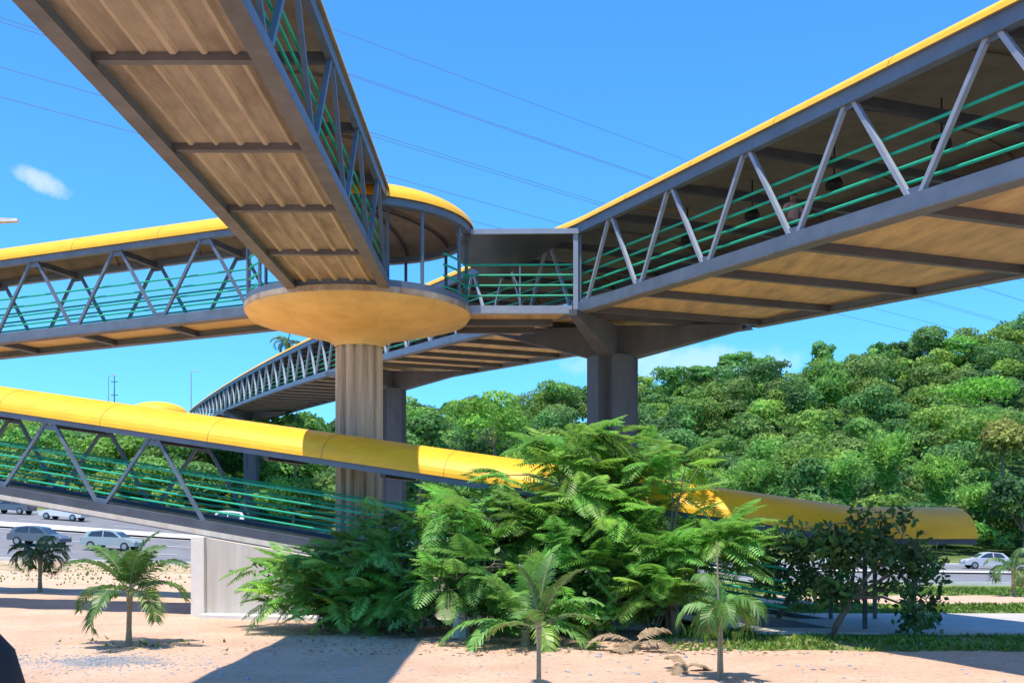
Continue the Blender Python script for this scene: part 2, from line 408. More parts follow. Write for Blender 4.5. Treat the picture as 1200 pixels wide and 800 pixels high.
    def arch(s, da, t): return P(s, wd/2-math.cos(t)*(a-da), H-.02+math.sin(t)*(rise-da))
    mb = MB()
    for da0, da1 in ((0, .035),):
        for sa, sb in zip(ss[:-1], ss[1:]):
            for j in range(NA):
                t0, t1 = math.pi*j/NA, math.pi*(j+1)/NA
                mb.poly([arch(sa,0,t0), arch(sb,0,t0), arch(sb,0,t1), arch(sa,0,t1)])
        for s in (ss[0], ss[-1]):
            for j in range(NA):
                t0, t1 = math.pi*j/NA, math.pi*(j+1)/NA
                mb.poly([arch(s,0,t0), arch(s,.06,t0), arch(s,.06,t1), arch(s,0,t1)])
    cp = mb.build('roof_canopy', M['yellow'], root)
    mb = MB()
    for sa, sb in zip(ss[:-1], ss[1:]):
        for j in range(NA):
            t0, t1 = math.pi*j/NA, math.pi*(j+1)/NA
            mb.poly([arch(sa,.06,t0), arch(sb,.06,t0), arch(sb,.06,t1), arch(sa,.06,t1)])
    for s_ in (0, math.pi):
        for sa, sb in zip(ss[:-1], ss[1:]): mb.poly([arch(sa,0,s_), arch(sa,.06,s_), arch(sb,.06,s_), arch(sb,0,s_)])
    mb.build('canopy_lining', M['lining'], root)
    s = cl[0]+bay*1.0
    while s < cl[1]-.5:
        mb = MB()
        for j in range(NA):
            t0, t1 = math.pi*j/NA, math.pi*(j+1)/NA
            mb.poly([arch(s-.012,-.006,t0), arch(s+.012,-.006,t0), arch(s+.012,-.006,t1), arch(s-.012,-.006,t1)])
        mb.build('roof_seam', M['seam'], cp)
        mb = MB(); mb.tube([arch(s, .12, math.pi*(j+.3)/(NA-.4)) for j in range(NA-0)], .035, 5); mb.build('roof_rib', M['lining'], root)
        s += bay
    if ribs:
        mb = MB(); s = nodes
        k = 0
        while s < L:
            s1 = min(s+bay, L)
            nr = 5; off = .04*(k % 2)
            for j in range(nr):
                o = ct+.10+off+(wd-2*ct-.2)*(j+.30)/nr; q = .02+.015*((j*7+k*3) % 3)
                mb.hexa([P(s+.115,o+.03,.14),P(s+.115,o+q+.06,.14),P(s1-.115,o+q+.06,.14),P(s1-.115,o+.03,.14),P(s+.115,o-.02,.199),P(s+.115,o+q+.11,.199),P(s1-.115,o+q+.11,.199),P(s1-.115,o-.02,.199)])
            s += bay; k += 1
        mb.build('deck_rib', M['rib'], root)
    return root, P

frange = lambda a, b, s: [a+i*s for i in range(int((b-a)/s)+1)]
# A: narrow span overhead, running towards the camera
rA, PA = bridge('narrow covered span passing overhead at upper left, its ribbed underside in full view', (-3.55, -9.6), (0, 1), -1, lambda s: 6.8, 39.7, 2.85,
                nodes=24.8-3.6*6, soff='soffit_board', ribs=True, rise=.6, dm='steel', ct=.19, cb=.075)  # darker diagonals: the canopy's shade put into the steel colour
# E: ramp rising from the left to the hub
rE, PE = bridge('narrow ramp climbing from the left edge to the round platform, sky visible through its truss', (-8.6, 33.5), (-9.6, 3.0), 1, lambda s: 6.88-.035*s, 27, 2.45,
                nodes=.0, bay=3.5, H=2.95, rise=.72, dsz=.12, soff='disc', dm='steel', tc=.2)  # disc ochre on the deck: warm ground bounce put into its colour
# B: wide near span descending towards the right
rB, PB = bridge('wide yellow-roofed span descending to the upper right with white-lit zigzag diagonals', (2.0, 32.3), (.343, -.94), -1, lambda s: 6.7-.074*s, 34, 6.7,
                nodes=.5, lamps=True, rise=.75)
# F: wide far span crossing the road, in three lengths
def zF(s): y = .922*s; return 6.7+.0965*y-.0003*y*y
dF = (-.387, .922); sp = [0, 28.8, 28.8+57.6, 126]
labs = ['wide span just behind the round platform, its beamed underside beside the fluted column',
        'long arched span over the highway seen left of the fluted column',
        'farthest length of the arched span, meeting the small distant dome']
for i in range(3):
    s0, s1 = sp[i], sp[i+1]
    o = Vector((2.0, 32.3)) + Vector(dF)*s0
    L_ = s1-s0
    bridge(labs[i], (o.x, o.y), dF, 1, (lambda s, s0=s0: zF(s+s0)), L_, 6.7, nodes=.5 if i == 0 else 0.0, steps=frange(0, L_, 3.6), rise=.75, dsz=.16 if i else .12, canopyL=(-.7, L_) if i == 0 else None)
# C: low ramp in front
C0 = Vector((-15.75, 31.5)); C1 = Vector((8.54, 25.0)); dC = (C1-C0).normalized(); LC = (C1-C0).length
ext = 10.8
def zC(s): return .81 - 3.85*(s-ext)/LC
oC = C0 - dC*ext
sEnd = ext+.285*LC
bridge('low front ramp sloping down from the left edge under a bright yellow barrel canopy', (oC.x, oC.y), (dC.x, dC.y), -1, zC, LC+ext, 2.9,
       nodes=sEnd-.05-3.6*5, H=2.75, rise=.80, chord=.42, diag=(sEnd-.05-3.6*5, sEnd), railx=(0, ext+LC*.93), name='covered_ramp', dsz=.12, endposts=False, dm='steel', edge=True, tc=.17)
# level canopy at the foot of the ramp
root = empty('canopy_shelter', (9.9, 26.4, 0), 'short level end of the yellow canopy standing over the shaded path, dark tree in front', 'canopy', 'covered footbridge spans and ramps')
def Pl(s, o, h): return Vector((8.5+s, 25.0+o, h))
mb = MB(); ml = MB(); NA = 22; a = 1.51
def archL(s, da, t): return Pl(s, 1.45-math.cos(t)*(a-da), 2.29+math.sin(t)*(.80-da))
for j in range(NA):
    t0, t1 = math.pi*j/NA, math.pi*(j+1)/NA
    mb.poly([archL(-.3,0,t0), archL(2.85,0,t0), archL(2.85,0,t1), archL(-.3,0,t1)])
    mb.poly([archL(2.85,0,t0), archL(2.85,.06,t0), archL(2.85,.06,t1), archL(2.85,0,t1)])
    ml.poly([archL(-.3,.06,t0), archL(2.85,.06,t0), archL(2.85,.06,t1), archL(-.3,.06,t1)])
cp = mb.build('roof_canopy', M['yellow'], root); ml.build('canopy_lining', M['lining'], root)
mb = MB()
for j in range(NA):
    t0, t1 = math.pi*j/NA, math.pi*(j+1)/NA
    mb.poly([archL(.6,-.006,t0), archL(.63,-.006,t0), archL(.63,-.006,t1), archL(.6,-.006,t1)])
mb.build('roof_seam', M['seam'], cp)
for o in (0.1, 2.8):
    mb = MB(); mb.hexa([Pl(-.3,o-.09,2.15),Pl(2.85,o-.09,2.15),Pl(2.85,o+.09,2.15),Pl(-.3,o+.09,2.15),Pl(-.3,o-.09,2.28),Pl(2.85,o-.09,2.28),Pl(2.85,o+.09,2.28),Pl(-.3,o+.09,2.28)]); mb.build('eave_beam', M['steel_dark'], root)
    for s in (.15, 1.35): mb = MB(); mb.bar(Pl(s, o, .0), Pl(s, o, 2.15), .09); mb.build('post', M['steel_dark'], root)
# ramp abutment wall
root = empty('concrete_abutment', tuple(px(233, 725, 29.4))[:2]+(0,), 'pale concrete abutment wall under the low front ramp, beside the young palm', 'wall')
nC = Vector((-dC.y, dC.x))       # away from camera
def PC(s, o, z): q = oC + dC*s + nC*o; return Vector((q.x, q.y, z))
sa, sb = sEnd+.14, ext+LC*.80
mb = MB(); zz = lambda s: zC(s)+EYE-.03
mb.hexa([PC(sa,-.28,0),PC(sb,-.28,0),PC(sb,3.2,0),PC(sa,3.2,0),PC(sa,-.28,zz(sa)),PC(sb,-.28,zz(sb)),PC(sb,3.2,zz(sb)),PC(sa,3.2,zz(sa))])
mb.build('wall', M['wall'], root)
mb = MB(); mb.hexa([PC(sa-.42,-.40,0),PC(sa-.003,-.40,0),PC(sa-.003,.1,0),PC(sa-.42,.1,0),PC(sa-.42,-.40,zz(sa)+.02),PC(sa-.003,-.40,zz(sa)+.02),PC(sa-.003,.1,zz(sa)+.02),PC(sa-.42,.1,zz(sa)+.02)])
mb.build('end_post', M['wall_post'], root)
mb = MB(); mb.hexa([PC(sa,-.75,-.05),PC(sb,-.75,-.05),PC(sb,-.283,-.05),PC(sa,-.283,-.05),PC(sa,-.75,.1),PC(sb,-.75,.1),PC(sb,-.283,.12),PC(sa,-.283,.12)])
mb.build('footing', M['kerb'], root)

# ------------------------------------------------------------ hub
def hub(cx, cy, deckz, gzv, label, r=3.55, domeh=1.0, colm='column', cr=.745):
    root = empty('round_platform', (cx, cy, gzv), label, 'platform', 'round hub platforms on columns')
    c = Vector((cx, cy, 0)); dz = deckz
    nf = 12
    rf = lambda a: 1-.20*abs(math.cos(a*nf/2+.4))**3.5
    mb = MB(); mb.lathe(c, [(cr, gzv-.3), (cr, dz-1.05)], 288, rf); mb.build('fluted_column', M[colm], root)
    mb = MB(); mb.lathe(c, [(cr+.03, dz-1.2), (cr+.06, dz-1.1), (1.05, dz-.95), (1.5, dz-.82), (2.3, dz-.63), (r-.12, dz-.33), (r-.02, dz-.18)], 96); mb.build('disc_soffit', M['disc'], root, smooth=True)
    mb = MB(); mb.lathe(c, [(r-.02, dz-.18), (r, dz-.16), (r, dz), (0, dz+.004)], 96); mb.build('disc_rim', M['rim'], root)
    eav = dz+2.52
    for k in range(12):
        a = 2*math.pi*(k+.35)/12; q = Vector((cx+(r-.12)*math.cos(a), cy+(r-.12)*math.sin(a), dz))
        mb = MB(); mb.tube([q, q+Vector((0,0,eav-dz-.05))], .055, 8); mb.build('post', M['steel'], root)
    mb = MB(); mb.lathe(c, [(r-.22, eav-.2), (r+.02, eav-.2), (r+.02, eav), (r-.22, eav), (r-.22, eav-.2)], 64); mb.build('ring_beam', M['steel'], root)
    prof = [((r+.1)*math.cos(t), eav+.01+domeh*math.sin(t)) for t in np.linspace(0, math.pi/2, 16)]
    mb = MB(); mb.lathe(c, prof, 64); dm = mb.build('dome_roof', M['yellow'], root, smooth=True)
    mb = MB(); mb.lathe(c, [((r+.1)-.0, eav+.01)]+[((r+.02)*math.cos(t), eav+.01+(domeh-.08)*math.sin(t)) for t in np.linspace(0, math.pi/2, 16)], 64); mb.build('dome_lining', M['lining'], root, smooth=True)
    for k in range(12):
        a = 2*math.pi*(k+.35)/12
        mb = MB(); mb.tube([Vector((cx+(r-.05)*math.cos(t)*math.cos(a), cy+(r-.05)*math.cos(t)*math.sin(a), eav+(domeh-.14)*math.sin(t))) for t in np.linspace(.02, math.pi/2, 9)], .04, 5); mb.build('dome_rib', M['steel_dark'], dm)
    return root, c, eav
HX, HY, HZ = -4.85, 32.5, 6.84+EYE
rH, cH, eH = hub(HX, HY, HZ, 0.0, 'large fluted concrete column carrying a flaring ochre disc with a round yellow-domed shelter on top')
for (a0, a1) in ((-35, 25), (75, 150), (205, 222)):
    for k in range(4):
        mb = MB(); rr = 3.43
        mb.tube([Vector((HX+rr*math.cos(R(a)), HY+rr*math.sin(R(a)), HZ+.3+.325*k)) for a in np.linspace(a0, a1, 14)], .032, 6); mb.build('handrail', M['green'], rH)
mb = MB(); mb.lathe(cH+Vector((0,0,HZ)), [(3.36, .005), (3.5, .005), (3.5, .2), (3.36, .2), (3.36, .005)], 96); mb.build('rim_upstand', M['steel'], rH)
# far hub
s = 131; cF = Vector((2.0, 32.3)) + Vector(dF)*s + Vector((.922, .387))*1.2
hub(cF.x-5.5, cF.y, zF(126)+EYE+.3, gz(cF.x, cF.y), 'tiny distant yellow dome on a pale column beyond the highway', r=4.3, domeh=1.9, colm='wall_post', cr=.8)

# ------------------------------------------------------------ link between hub and wide bridge
root = empty('link_walkway', (0, 33.5, 6.7+EYE), 'level link with flat dark roof between the round platform and the wide span', 'walkway')
zj = 6.66+EYE
poly = [(-1.35, 32.55), (1.93, 32.55), (.25, 36.5), (-2.0, 35.2)]
mb = MB(); mb.prism(poly, zj+.12, zj+.27); mb.build('deck', M['soffit'], root)
mb = MB(); mb.bar((-1.5, 32.42, zj+.17), (1.9, 32.42, zj+.17), .22, .24); mb.build('edge_beam', M['steel_light'], root)
for k, y in enumerate((33.7, 35.0)):
    xr = 1.93-(y-32.55)*.43
    mb = MB(); mb.bar((-1.9, y, zj+.02), (xr-.1, y, zj+.02), .16, .2); mb.build('cross_beam', M['steel_dark'], root)
for k in range(4):
    mb = MB(); mb.tube([(-1.45, 32.45, zj+.62+.325*k), (1.95, 32.38, zj+.62+.325*k)], .033, 6); mb.build('handrail', M['green'], root)
for x in (.25,):
    mb = MB(); mb.bar((x, 32.5, zj+.28), (x, 32.5, zj+1.62), .05); mb.build('rail_post', M['steel_light'], root)
mb = MB(); mb.bar((2.0, 32.2, zj+.0), (2.0, 32.2, zj+2.62), .15); mb.build('corner_post', M['steel_light'], root)
zr = 9.22+EYE
mb = MB(); mb.prism([(-1.75, 32.3), (2.05, 32.25), (-.6, 38.6), (-1.9, 35.4)], zr-.02, zr+.08); mb.build('flat_roof', M['darkpanel'], root)
mb = MB(); mb.bar((-1.75, 32.22, zr+.02), (2.1, 32.12, zr+.02), .1, .16); mb.build('roof_edge', M['steel_light'], root)

# ------------------------------------------------------------ piers
def pier(c, topz, soffz, wd, label, half=(3.2, 3.1), z0=None, ang=None):
    d = Vector((dF[0], dF[1], 0)); n = Vector((d.y, -d.x, 0))
    g = gz(c[0], c[1]) if z0 is None else z0
    root = empty('bridge_pier', (c[0], c[1], g), label, 'pier', 'dark steel-grey piers under the wide bridge')
    mb = MB(); prof = []
    # cross-shaped shaft with recessed corners
    k = wd/2; q = k*.55; pts = [(-k,-q),(-q,-q),(-q,-k),(q,-k),(q,-q),(k,-q),(k,q),(q,q),(q,k),(-q,k),(-q,q),(-k,q)]
    rz = math.atan2(d.y, d.x)
    mb.prism([(c[0]+x*math.cos(rz)-y*math.sin(rz), c[1]+x*math.sin(rz)+y*math.cos(rz)) for x, y in pts], g-.3, topz+.3); mb.build('shaft', M['pier'], root)
    for i, j in ((1,1),(1,-1),(-1,1),(-1,-1)):
        e = Vector((c[0], c[1], 0)) + d*half[0]*i + n*half[1]*j
        cc = Vector((c[0], c[1], 0)); a = (e-cc).normalized(); t = Vector((-a.y, a.x, 0))
        def Q(u, v, z): q = cc+a*u+t*v; q.z = z; return q
        Ln = (e-cc).length; so = soffz(i*half[0])
        hw = .32; hw2 = .13
        mb = MB(); mb.hexa([Q(.2,-hw,topz+.1),Q(Ln,-hw2,so-.22),Q(Ln,hw2,so-.22),Q(.2,hw,topz+.1),Q(.2,-hw,soffz(0)-.03),Q(Ln,-hw2,so-.03),Q(Ln,hw2,so-.03),Q(.2,hw,soffz(0)-.03)])
        mb.build('bracket_arm', M['pier'], root)
def midF(s): q = Vector((2.0, 32.3)) + Vector(dF)*s + Vector((.922, .387))*(3.0 if s < 80 else 2.6) + (Vector((-.75, 0)) if 20 < s < 40 else Vector((0, 0))); return q
for s, lab in ((1.6, 'dark pier rising from behind the big shrub with tapered arms splayed under the wide span'),
               (28.6, 'dark pier standing close behind the fluted column'),
               (84.5, 'slim grey pier between the young palm and the fluted column'),
               (112, 'farthest slim grey pier, seen through the low ramp truss')):
    q = midF(s)
    if s < 2: q = Vector((3.5, 35.7))
    so = (lambda t, s=s: zF(s+t)+EYE) if s > 2 else (lambda t: zF(max(0, 2.6+t))+EYE)
    pier((q.x, q.y), so(0)-1.35, so, 1.55, lab)

# ------------------------------------------------------------ power lines
dl = Vector((1391, 1200, 0)).normalized()
for i, (y0, g) in enumerate(((-109, 0), (-52, .0), (-46, .5), (25, 0), (33, .5), (83, 0), (118, 0))):
    b = px(0, y0, 60)+Vector((g, 0, 0)); mb = MB()
    mb.tube([b+dl*t+Vector((0, 0, 2.2*((t-90)/170)**2-.4)) for t in np.linspace(-60, 420, 40)], .022, 4)
    nm = ['topmost single', 'upper of the second pair of', 'lower of the second pair of', 'upper of the middle pair of', 'lower of the middle pair of', 'second lowest', 'lowest'][i]
    tag(mb.build('power_line', M['wire'], base=tuple(b)), nm+' thin power line crossing the blue sky', 'power line', 'power lines across the sky')

# ------------------------------------------------------------ foliage generators
def unit(v): return v/np.linalg.norm(v, axis=-1, keepdims=True)
def fronds_bipinnate(P, D, L, tint, npair=17):
    """P origin (n,3), D outward direction (n,3), L length (n,) -> quads"""
    n = len(P); up = np.array([0,0,1.])
    side = unit(np.cross(D, up)+1e-6); nrm = unit(np.cross(side, D))
    Q = []; T = []
    ts = np.linspace(.12, 1, npair)
    for i, t in enumerate(ts):
        c = P + D*(L*t)[:, None] + nrm*(L*(.10*t - .46*t*t))[:, None]
        tang = unit(D + nrm*(.10-.92*t))
        pl = L*.33*math.sin(math.pi*min(1, .18+.80*t))**.7
        pl = pl + .02
        wv = L*.029
        for s in (-1, 1):
            dr = unit(side*s + tang*.45 - nrm*.22 + rng.normal(0, .05, (n,3)))
            tip = c + dr*pl[:, None] - up*(pl*.12)[:, None]
            mid = c + dr*(pl*.5)[:, None]
            a = c; b = mid + tang*wv[:, None]; e = mid - tang*wv[:, None]
            Q.append(np.stack([a, b, tip, e], 1)); T.append(tint)
    # rachis
    c0 = P; c1 = P + D*L[:, None] + nrm*(L*(-.36))[:, None]; cm = P + D*(L*.5)[:, None] - nrm*(L*.04)[:, None]
    wv = side*.008
    Q.append(np.stack([c0-wv, c0+wv, cm+wv, cm-wv], 1)); T.append(tint*.9)
    Q.append(np.stack([cm-wv, cm+wv, c1+wv, c1-wv], 1)); T.append(tint*.9)
    return np.concatenate(Q), np.concatenate(T)
GAPS = [(455,572,505,580),(588,640,522,578),(735,880,548,616)]   # airy places in the crowns
def feathery_tree(name, label, base, blobs, ntips, depth, group, Lr=(.7, 1.15), leafy=0, stems=5):
    """blobs: (px, py, rx, ry, D, weight)"""
    root = empty(name, base, label, 'tree', group)
    wts = np.array([b[2]*b[3]*(b[5] if len(b) > 5 else 1) for b in blobs], float); wts /= wts.sum()
    idx = rng.choice(len(blobs), ntips, p=wts)
    tips = []
    for i in idx:
        b = blobs[i]; v = unit(rng.normal(size=3))*rng.uniform(.35, 1)**.5
        D = b[4] + v[1]*depth
        tips.append(np.array(px(b[0]+v[0]*b[2], b[1]-v[2]*b[3], D)))
    tips = np.array(tips)
    qx = 600+tips[:,0]/tips[:,1]*1200; qy = 616-(tips[:,2]-EYE)/tips[:,1]*1200
    keep = np.ones(len(tips), bool)
    for (a0, a1, b0, b1) in GAPS: keep &= ~((qx > a0) & (qx < a1) & (qy > b0) & (qy < b1) & (rng.random(len(qx)) < .9))
    tips = tips[keep]
    gmin = base[2]+.12; tips[:, 2] = np.maximum(tips[:, 2], gmin+rng.uniform(0, .3, len(tips)))
    cen = np.array([base[0], base[1], np.median(tips[:, 2])])
    Pn, Dn, Ln, Tn = [], [], [], []
    for t in tips:
        rad = (t-cen)*np.array([1, 1, .25]); a0 = math.atan2(rad[1], rad[0]); k = rng.integers(4, 8)
        tcol = np.array([1, 1, 1])*rng.uniform(.62, 1.45)*np.array([rng.uniform(.8, 1.25), 1, rng.uniform(.7, 1.1)])
        for j in range(k):
            a = a0 + rng.normal(0, 1.2); el = rng.uniform(-.45, .95)
            Dn.append([math.cos(a)*math.cos(el), math.sin(a)*math.cos(el), math.sin(el)])
            Pn.append(t+rng.normal(0, .06, 3)); Ln.append(rng.uniform(*Lr)); Tn.append(tcol*rng.uniform(.85, 1.15))
    V, T = fronds_bipinnate(np.array(Pn), unit(np.array(Dn)), np.array(Ln), np.array(Tn))
    npmesh('crown', V, M['frond'], root, tintcol=T)
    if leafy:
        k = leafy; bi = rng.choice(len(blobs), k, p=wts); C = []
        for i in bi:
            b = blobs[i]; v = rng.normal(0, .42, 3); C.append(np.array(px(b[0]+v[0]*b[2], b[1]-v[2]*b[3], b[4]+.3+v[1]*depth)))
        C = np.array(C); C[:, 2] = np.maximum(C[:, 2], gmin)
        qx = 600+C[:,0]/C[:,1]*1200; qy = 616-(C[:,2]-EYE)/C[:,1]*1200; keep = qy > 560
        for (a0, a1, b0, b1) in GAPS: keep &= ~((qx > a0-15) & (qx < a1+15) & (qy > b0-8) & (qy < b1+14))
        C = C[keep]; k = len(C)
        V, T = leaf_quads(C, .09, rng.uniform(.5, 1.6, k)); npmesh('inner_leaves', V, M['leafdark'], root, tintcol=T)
    # limbs
    tr = MB(); hub_pts = []
    for j in range(stems):
        a = 2*math.pi*j/stems+rng.uniform(-.4, .4)
        tgt = tips[rng.integers(len(tips))]*.6+cen*.4
        b0 = Vector(base)+Vector((math.cos(a)*.12, math.sin(a)*.12, -.1)); e = Vector(tgt)
        m1 = b0.lerp(e, .45)+Vector((rng.normal(0,.15), rng.normal(0,.15), .35))
        pts = [b0, b0.lerp(m1, .5)+Vector((0,0,.1)), m1, m1.lerp(e, .5), e]; tr.tube(pts, [.10,.08,.06,.045,.03], 7); hub_pts += pts[1:]
    tr.build('trunk', M['bark'], root)
    lb = MB(); H = np.array([tuple(h) for h in hub_pts])
    for t in tips[::2]:
        dd = np.linalg.norm(H-t, axis=1); h = Vector(H[dd.argmin()]); e = Vector(t)
        mid = h.lerp(e, .55)+Vector((rng.normal(0,.08), rng.normal(0,.08), .12)); lb.tube([h, mid, e], [.028,.018,.01], 5, cap=False)
    tag(lb.build('branches', M['bark'], root), kind='stuff')
    return root
def leaf_quads(C, size, bright, nrm=None, jitter=1.0, asp=.55):
    n = len(C); nv = rng.normal(size=(n,3)) if nrm is None else nrm + rng.normal(0, jitter*.6, (n,3))
    nv = unit(nv); a = unit(np.cross(nv, rng.normal(size=(n,3)))); b = np.cross(nv, a)
    sz = (size*rng.uniform(.6, 1.4, n))[:, None]
    V = np.stack([C-a*sz, C-b*sz*asp, C+a*sz, C+b*sz*asp], 1)
    br = np.asarray(bright); 
    T = (br if br.ndim == 2 else np.stack([br*rng.uniform(.9,1.1,n), br, br*.95], 1))
    return V, T
def blob_crown(c, r, hgt, nq, size, tint, flat=1.0, nb=8, asp=.6):
    """crown of leaf clumps: c centre, r radius, hgt half-height"""
    bc = []; 
    for i in range(nb):
        a = rng.uniform(0, 2*math.pi); q = rng.uniform(.25, .72); zz = rng.uniform(-.45, .62)
        bc.append((c[0]+math.cos(a)*q*r, c[1]+math.sin(a)*q*r, c[2]+zz*hgt*flat, r*rng.uniform(.28, .5)))
    bc.append((c[0], c[1], c[2]+hgt*.25, r*.6))
    bc = np.array(bc); k = rng.choice(len(bc), nq, p=bc[:, 3]**2/np.sum(bc[:, 3]**2))
    dv = unit(rng.normal(size=(nq,3))); dv[:, 2] = np.where(rng.random(nq) < .75, np.abs(dv[:, 2]), dv[:, 2])
    rad = bc[k, 3]*rng.uniform(.72, 1.08, nq)
    Cc = bc[k, :3] + dv*rad[:, None]*np.array([1, 1, max(.35, min(1, hgt/r))])
    bb = rng.uniform(.8, 1.25, len(bc))[k]*rng.uniform(.8, 1.2, nq)
    T = np.asarray(tint)[None, :]*bb[:, None]
    return leaf_quads(Cc, size, T, nrm=dv, jitter=.9, asp=asp)
def leafy_tree(label, x, y, z0, h, r, tint, nq=1200, size=.3, group=None, flat=False, matn='forest', cat='tree', name='tree', trunkr=.18, crown_c=.68, hh=None):
    root = empty(name, (x, y, z0), label, cat, group)
    hh = hh or (h*.18 if flat else h*.38)
    c = (x, y, z0+h-hh if flat else z0+h*crown_c)
    V, T = blob_crown(c, r, hh, nq, size, tint); npmesh('crown', V, M[matn], root, tintcol=T)
    mb = MB(); b = Vector((x, y, z0-.2)); t = Vector((x+rng.normal(0,.1)*r, y, c[2]))
    mb.tube([b, b.lerp(t, .5)+Vector((.05*r, 0, 0)), t], [trunkr, trunkr*.8, trunkr*.5], 8)
    for j in range(5):
        a = 2*math.pi*j/5+.5; e = Vector((c[0]+math.cos(a)*r*.6, c[1]+math.sin(a)*r*.6, c[2]+hh*.2)); s = b.lerp(t, .62)
        mb.tube([s, s.lerp(e, .5)+Vector((0,0,.1*h*.3)), e], [trunkr*.55, trunkr*.35, trunkr*.15], 6)
    mb.build('trunk', M['bark'], root); return root
def palm(label, base, trunk_h, nf, L, mt='palm', tr=.06, name='young_palm', upright=.9, group='young palms planted in the sand', droop=1.0, lean=0, az0=0, tintb=1.0, wl=.3, spear=True):
    root = empty(name, base, label, 'palm', group); b = Vector(base); top = b+Vector((lean*trunk_h, 0, trunk_h))
    mb = MB(); mb.tube([b-Vector((0,0,.1)), b.lerp(top, .3), b.lerp(top, .7), top], [tr*1.6, tr*1.05, tr*1.0, tr*1.35], 9); mb.build('trunk', M['palmbark'], root)
    for i in range(nf):
        a = az0+i*2.4+rng.normal(0, .12); u = i/max(1, nf-1); el = R(78)*(1-u)*upright + R(8)*u + rng.normal(0, .16)
        if i == 0 and spear: el = R(86)
        Lf = L*(.75+.3*math.sin(math.pi*min(1, .25+u*.6)))*rng.uniform(.9, 1.1)
        pts = []; p = np.array(top); e = el; ns = 16; st = Lf/ns
        for k in range(ns+1):
            pts.append(p.copy()); p = p + np.array([math.cos(a)*math.cos(e), math.sin(a)*math.cos(e), math.sin(e)])*st
            e -= droop*(.035+.17*(k/ns))*(.55+.6*u)
        pts = np.array(pts); 
        pts[:, 2] = np.maximum(pts[:, 2], base[2]+.03)
        tb = MB(); tb.tube([tuple(q) for q in pts], list(np.linspace(.016, .004, ns+1)), 5, cap=False)
        Q = []; T = []
        side = np.array([-math.sin(a), math.cos(a), 0])
        nl = 30; tn = rng.uniform(.75, 1.25)*tintb
        for k in range(nl):
            t = .14+.85*k/(nl-1); f = t*ns; i0 = min(ns-1, int(f)); c = pts[i0]*(1-f+i0)+pts[i0+1]*(f-i0); tg = pts[i0+1]-pts[i0]; tg = tg/np.linalg.norm(tg)
            ll = wl*L*math.sin(math.pi*min(1,.14+.80*t))**.7
            up = np.cross(side, tg); up = -up if up[2] < 0 else up
            for s in (-1, 1):
                dr = side*s*.8+tg*.62+up*.22+rng.normal(0,.06,3); dr /= np.linalg.norm(dr)
                m_ = c+dr*ll*.5; tip = c+dr*ll*.95-np.array([0,0,ll*.32*droop]); wv = tg*.026*max(1, L/1.3)
                Q.append([c-wv*.5, m_-wv, m_+wv, c+wv*.5]); Q.append([m_-wv, tip, tip, m_+wv]); 
                cc = np.array([1, 1, 1])*tn*rng.uniform(.85, 1.15)
                if u > .8: cc = cc*np.array([1.5, 1.1, .9])
                T += [cc, cc]
        fo = npmesh('frond', np.array(Q), M[mt], root, tintcol=np.array(T))
        tb.build('midrib', M['palmbark'] if mt != 'dry' else M['dry'], fo)
    return root

# ------------------------------------------------------------ hill forest (one mass) and the trees that stand out of it
TV, TT = [], []
pal = [(.85,1.0,.8), (1.15,1.15,.75), (.65,.85,.8), (1.35,1.25,.8), (.8,1.05,.65), (1.0,.95,.85), (.55,.72,.75)]
cnt = 0
for row, Y0 in enumerate(np.arange(108, 262, 5.6)):
    half = Y0*.56+14; x = -half+rng.uniform(0, 5)
    while x < half:
        r = rng.choice([rng.uniform(1.8, 3.4), rng.uniform(3, 5.4)])*(1 if Y0 > 120 else .8)
        if Y0 < 113 and x < -4: x += 9; 
        y = Y0+rng.uniform(-3, 3); z = gz(x, y)
        h = r*rng.uniform(1.5, 2.3) if Y0 > 125 else r*1.5
        if 600+1200*x/y < 400 and 616-(z+h-EYE)/y*1200 < 482: x += r; continue
        tint = np.array(pal[rng.integers(len(pal))])*rng.uniform(.8, 1.2)
        vis = 1350 if Y0 < 200 else 1000
        V, T = blob_crown((x, y, z+h*.62), r, h*.42, int(vis*(r/4)**1.3), (.19+.0006*Y0), tint, nb=7)
        TV.append(V); TT.append(T); x += r*rng.uniform(1.0, 1.7); cnt += 1
TV = np.concatenate(TV); TT = np.concatenate(TT)
print('forest crowns', cnt, 'quads', len(TV))
tag(npmesh('hill_forest', TV, M['forest'], tintcol=TT), 'dense green wood covering the hillside behind the highway', 'forest', kind='stuff')
def hilltree(pxx, pyy, D, h, r, tint, lab, **k):
    X = (pxx-600)/1200*D; return leafy_tree(lab, X, D, EYE+(616-pyy)/1200*D-h, h, r, tint, nq=k.pop('nq', 1900), size=k.pop('size', .3), group='trees standing out of the hillside wood', **k)
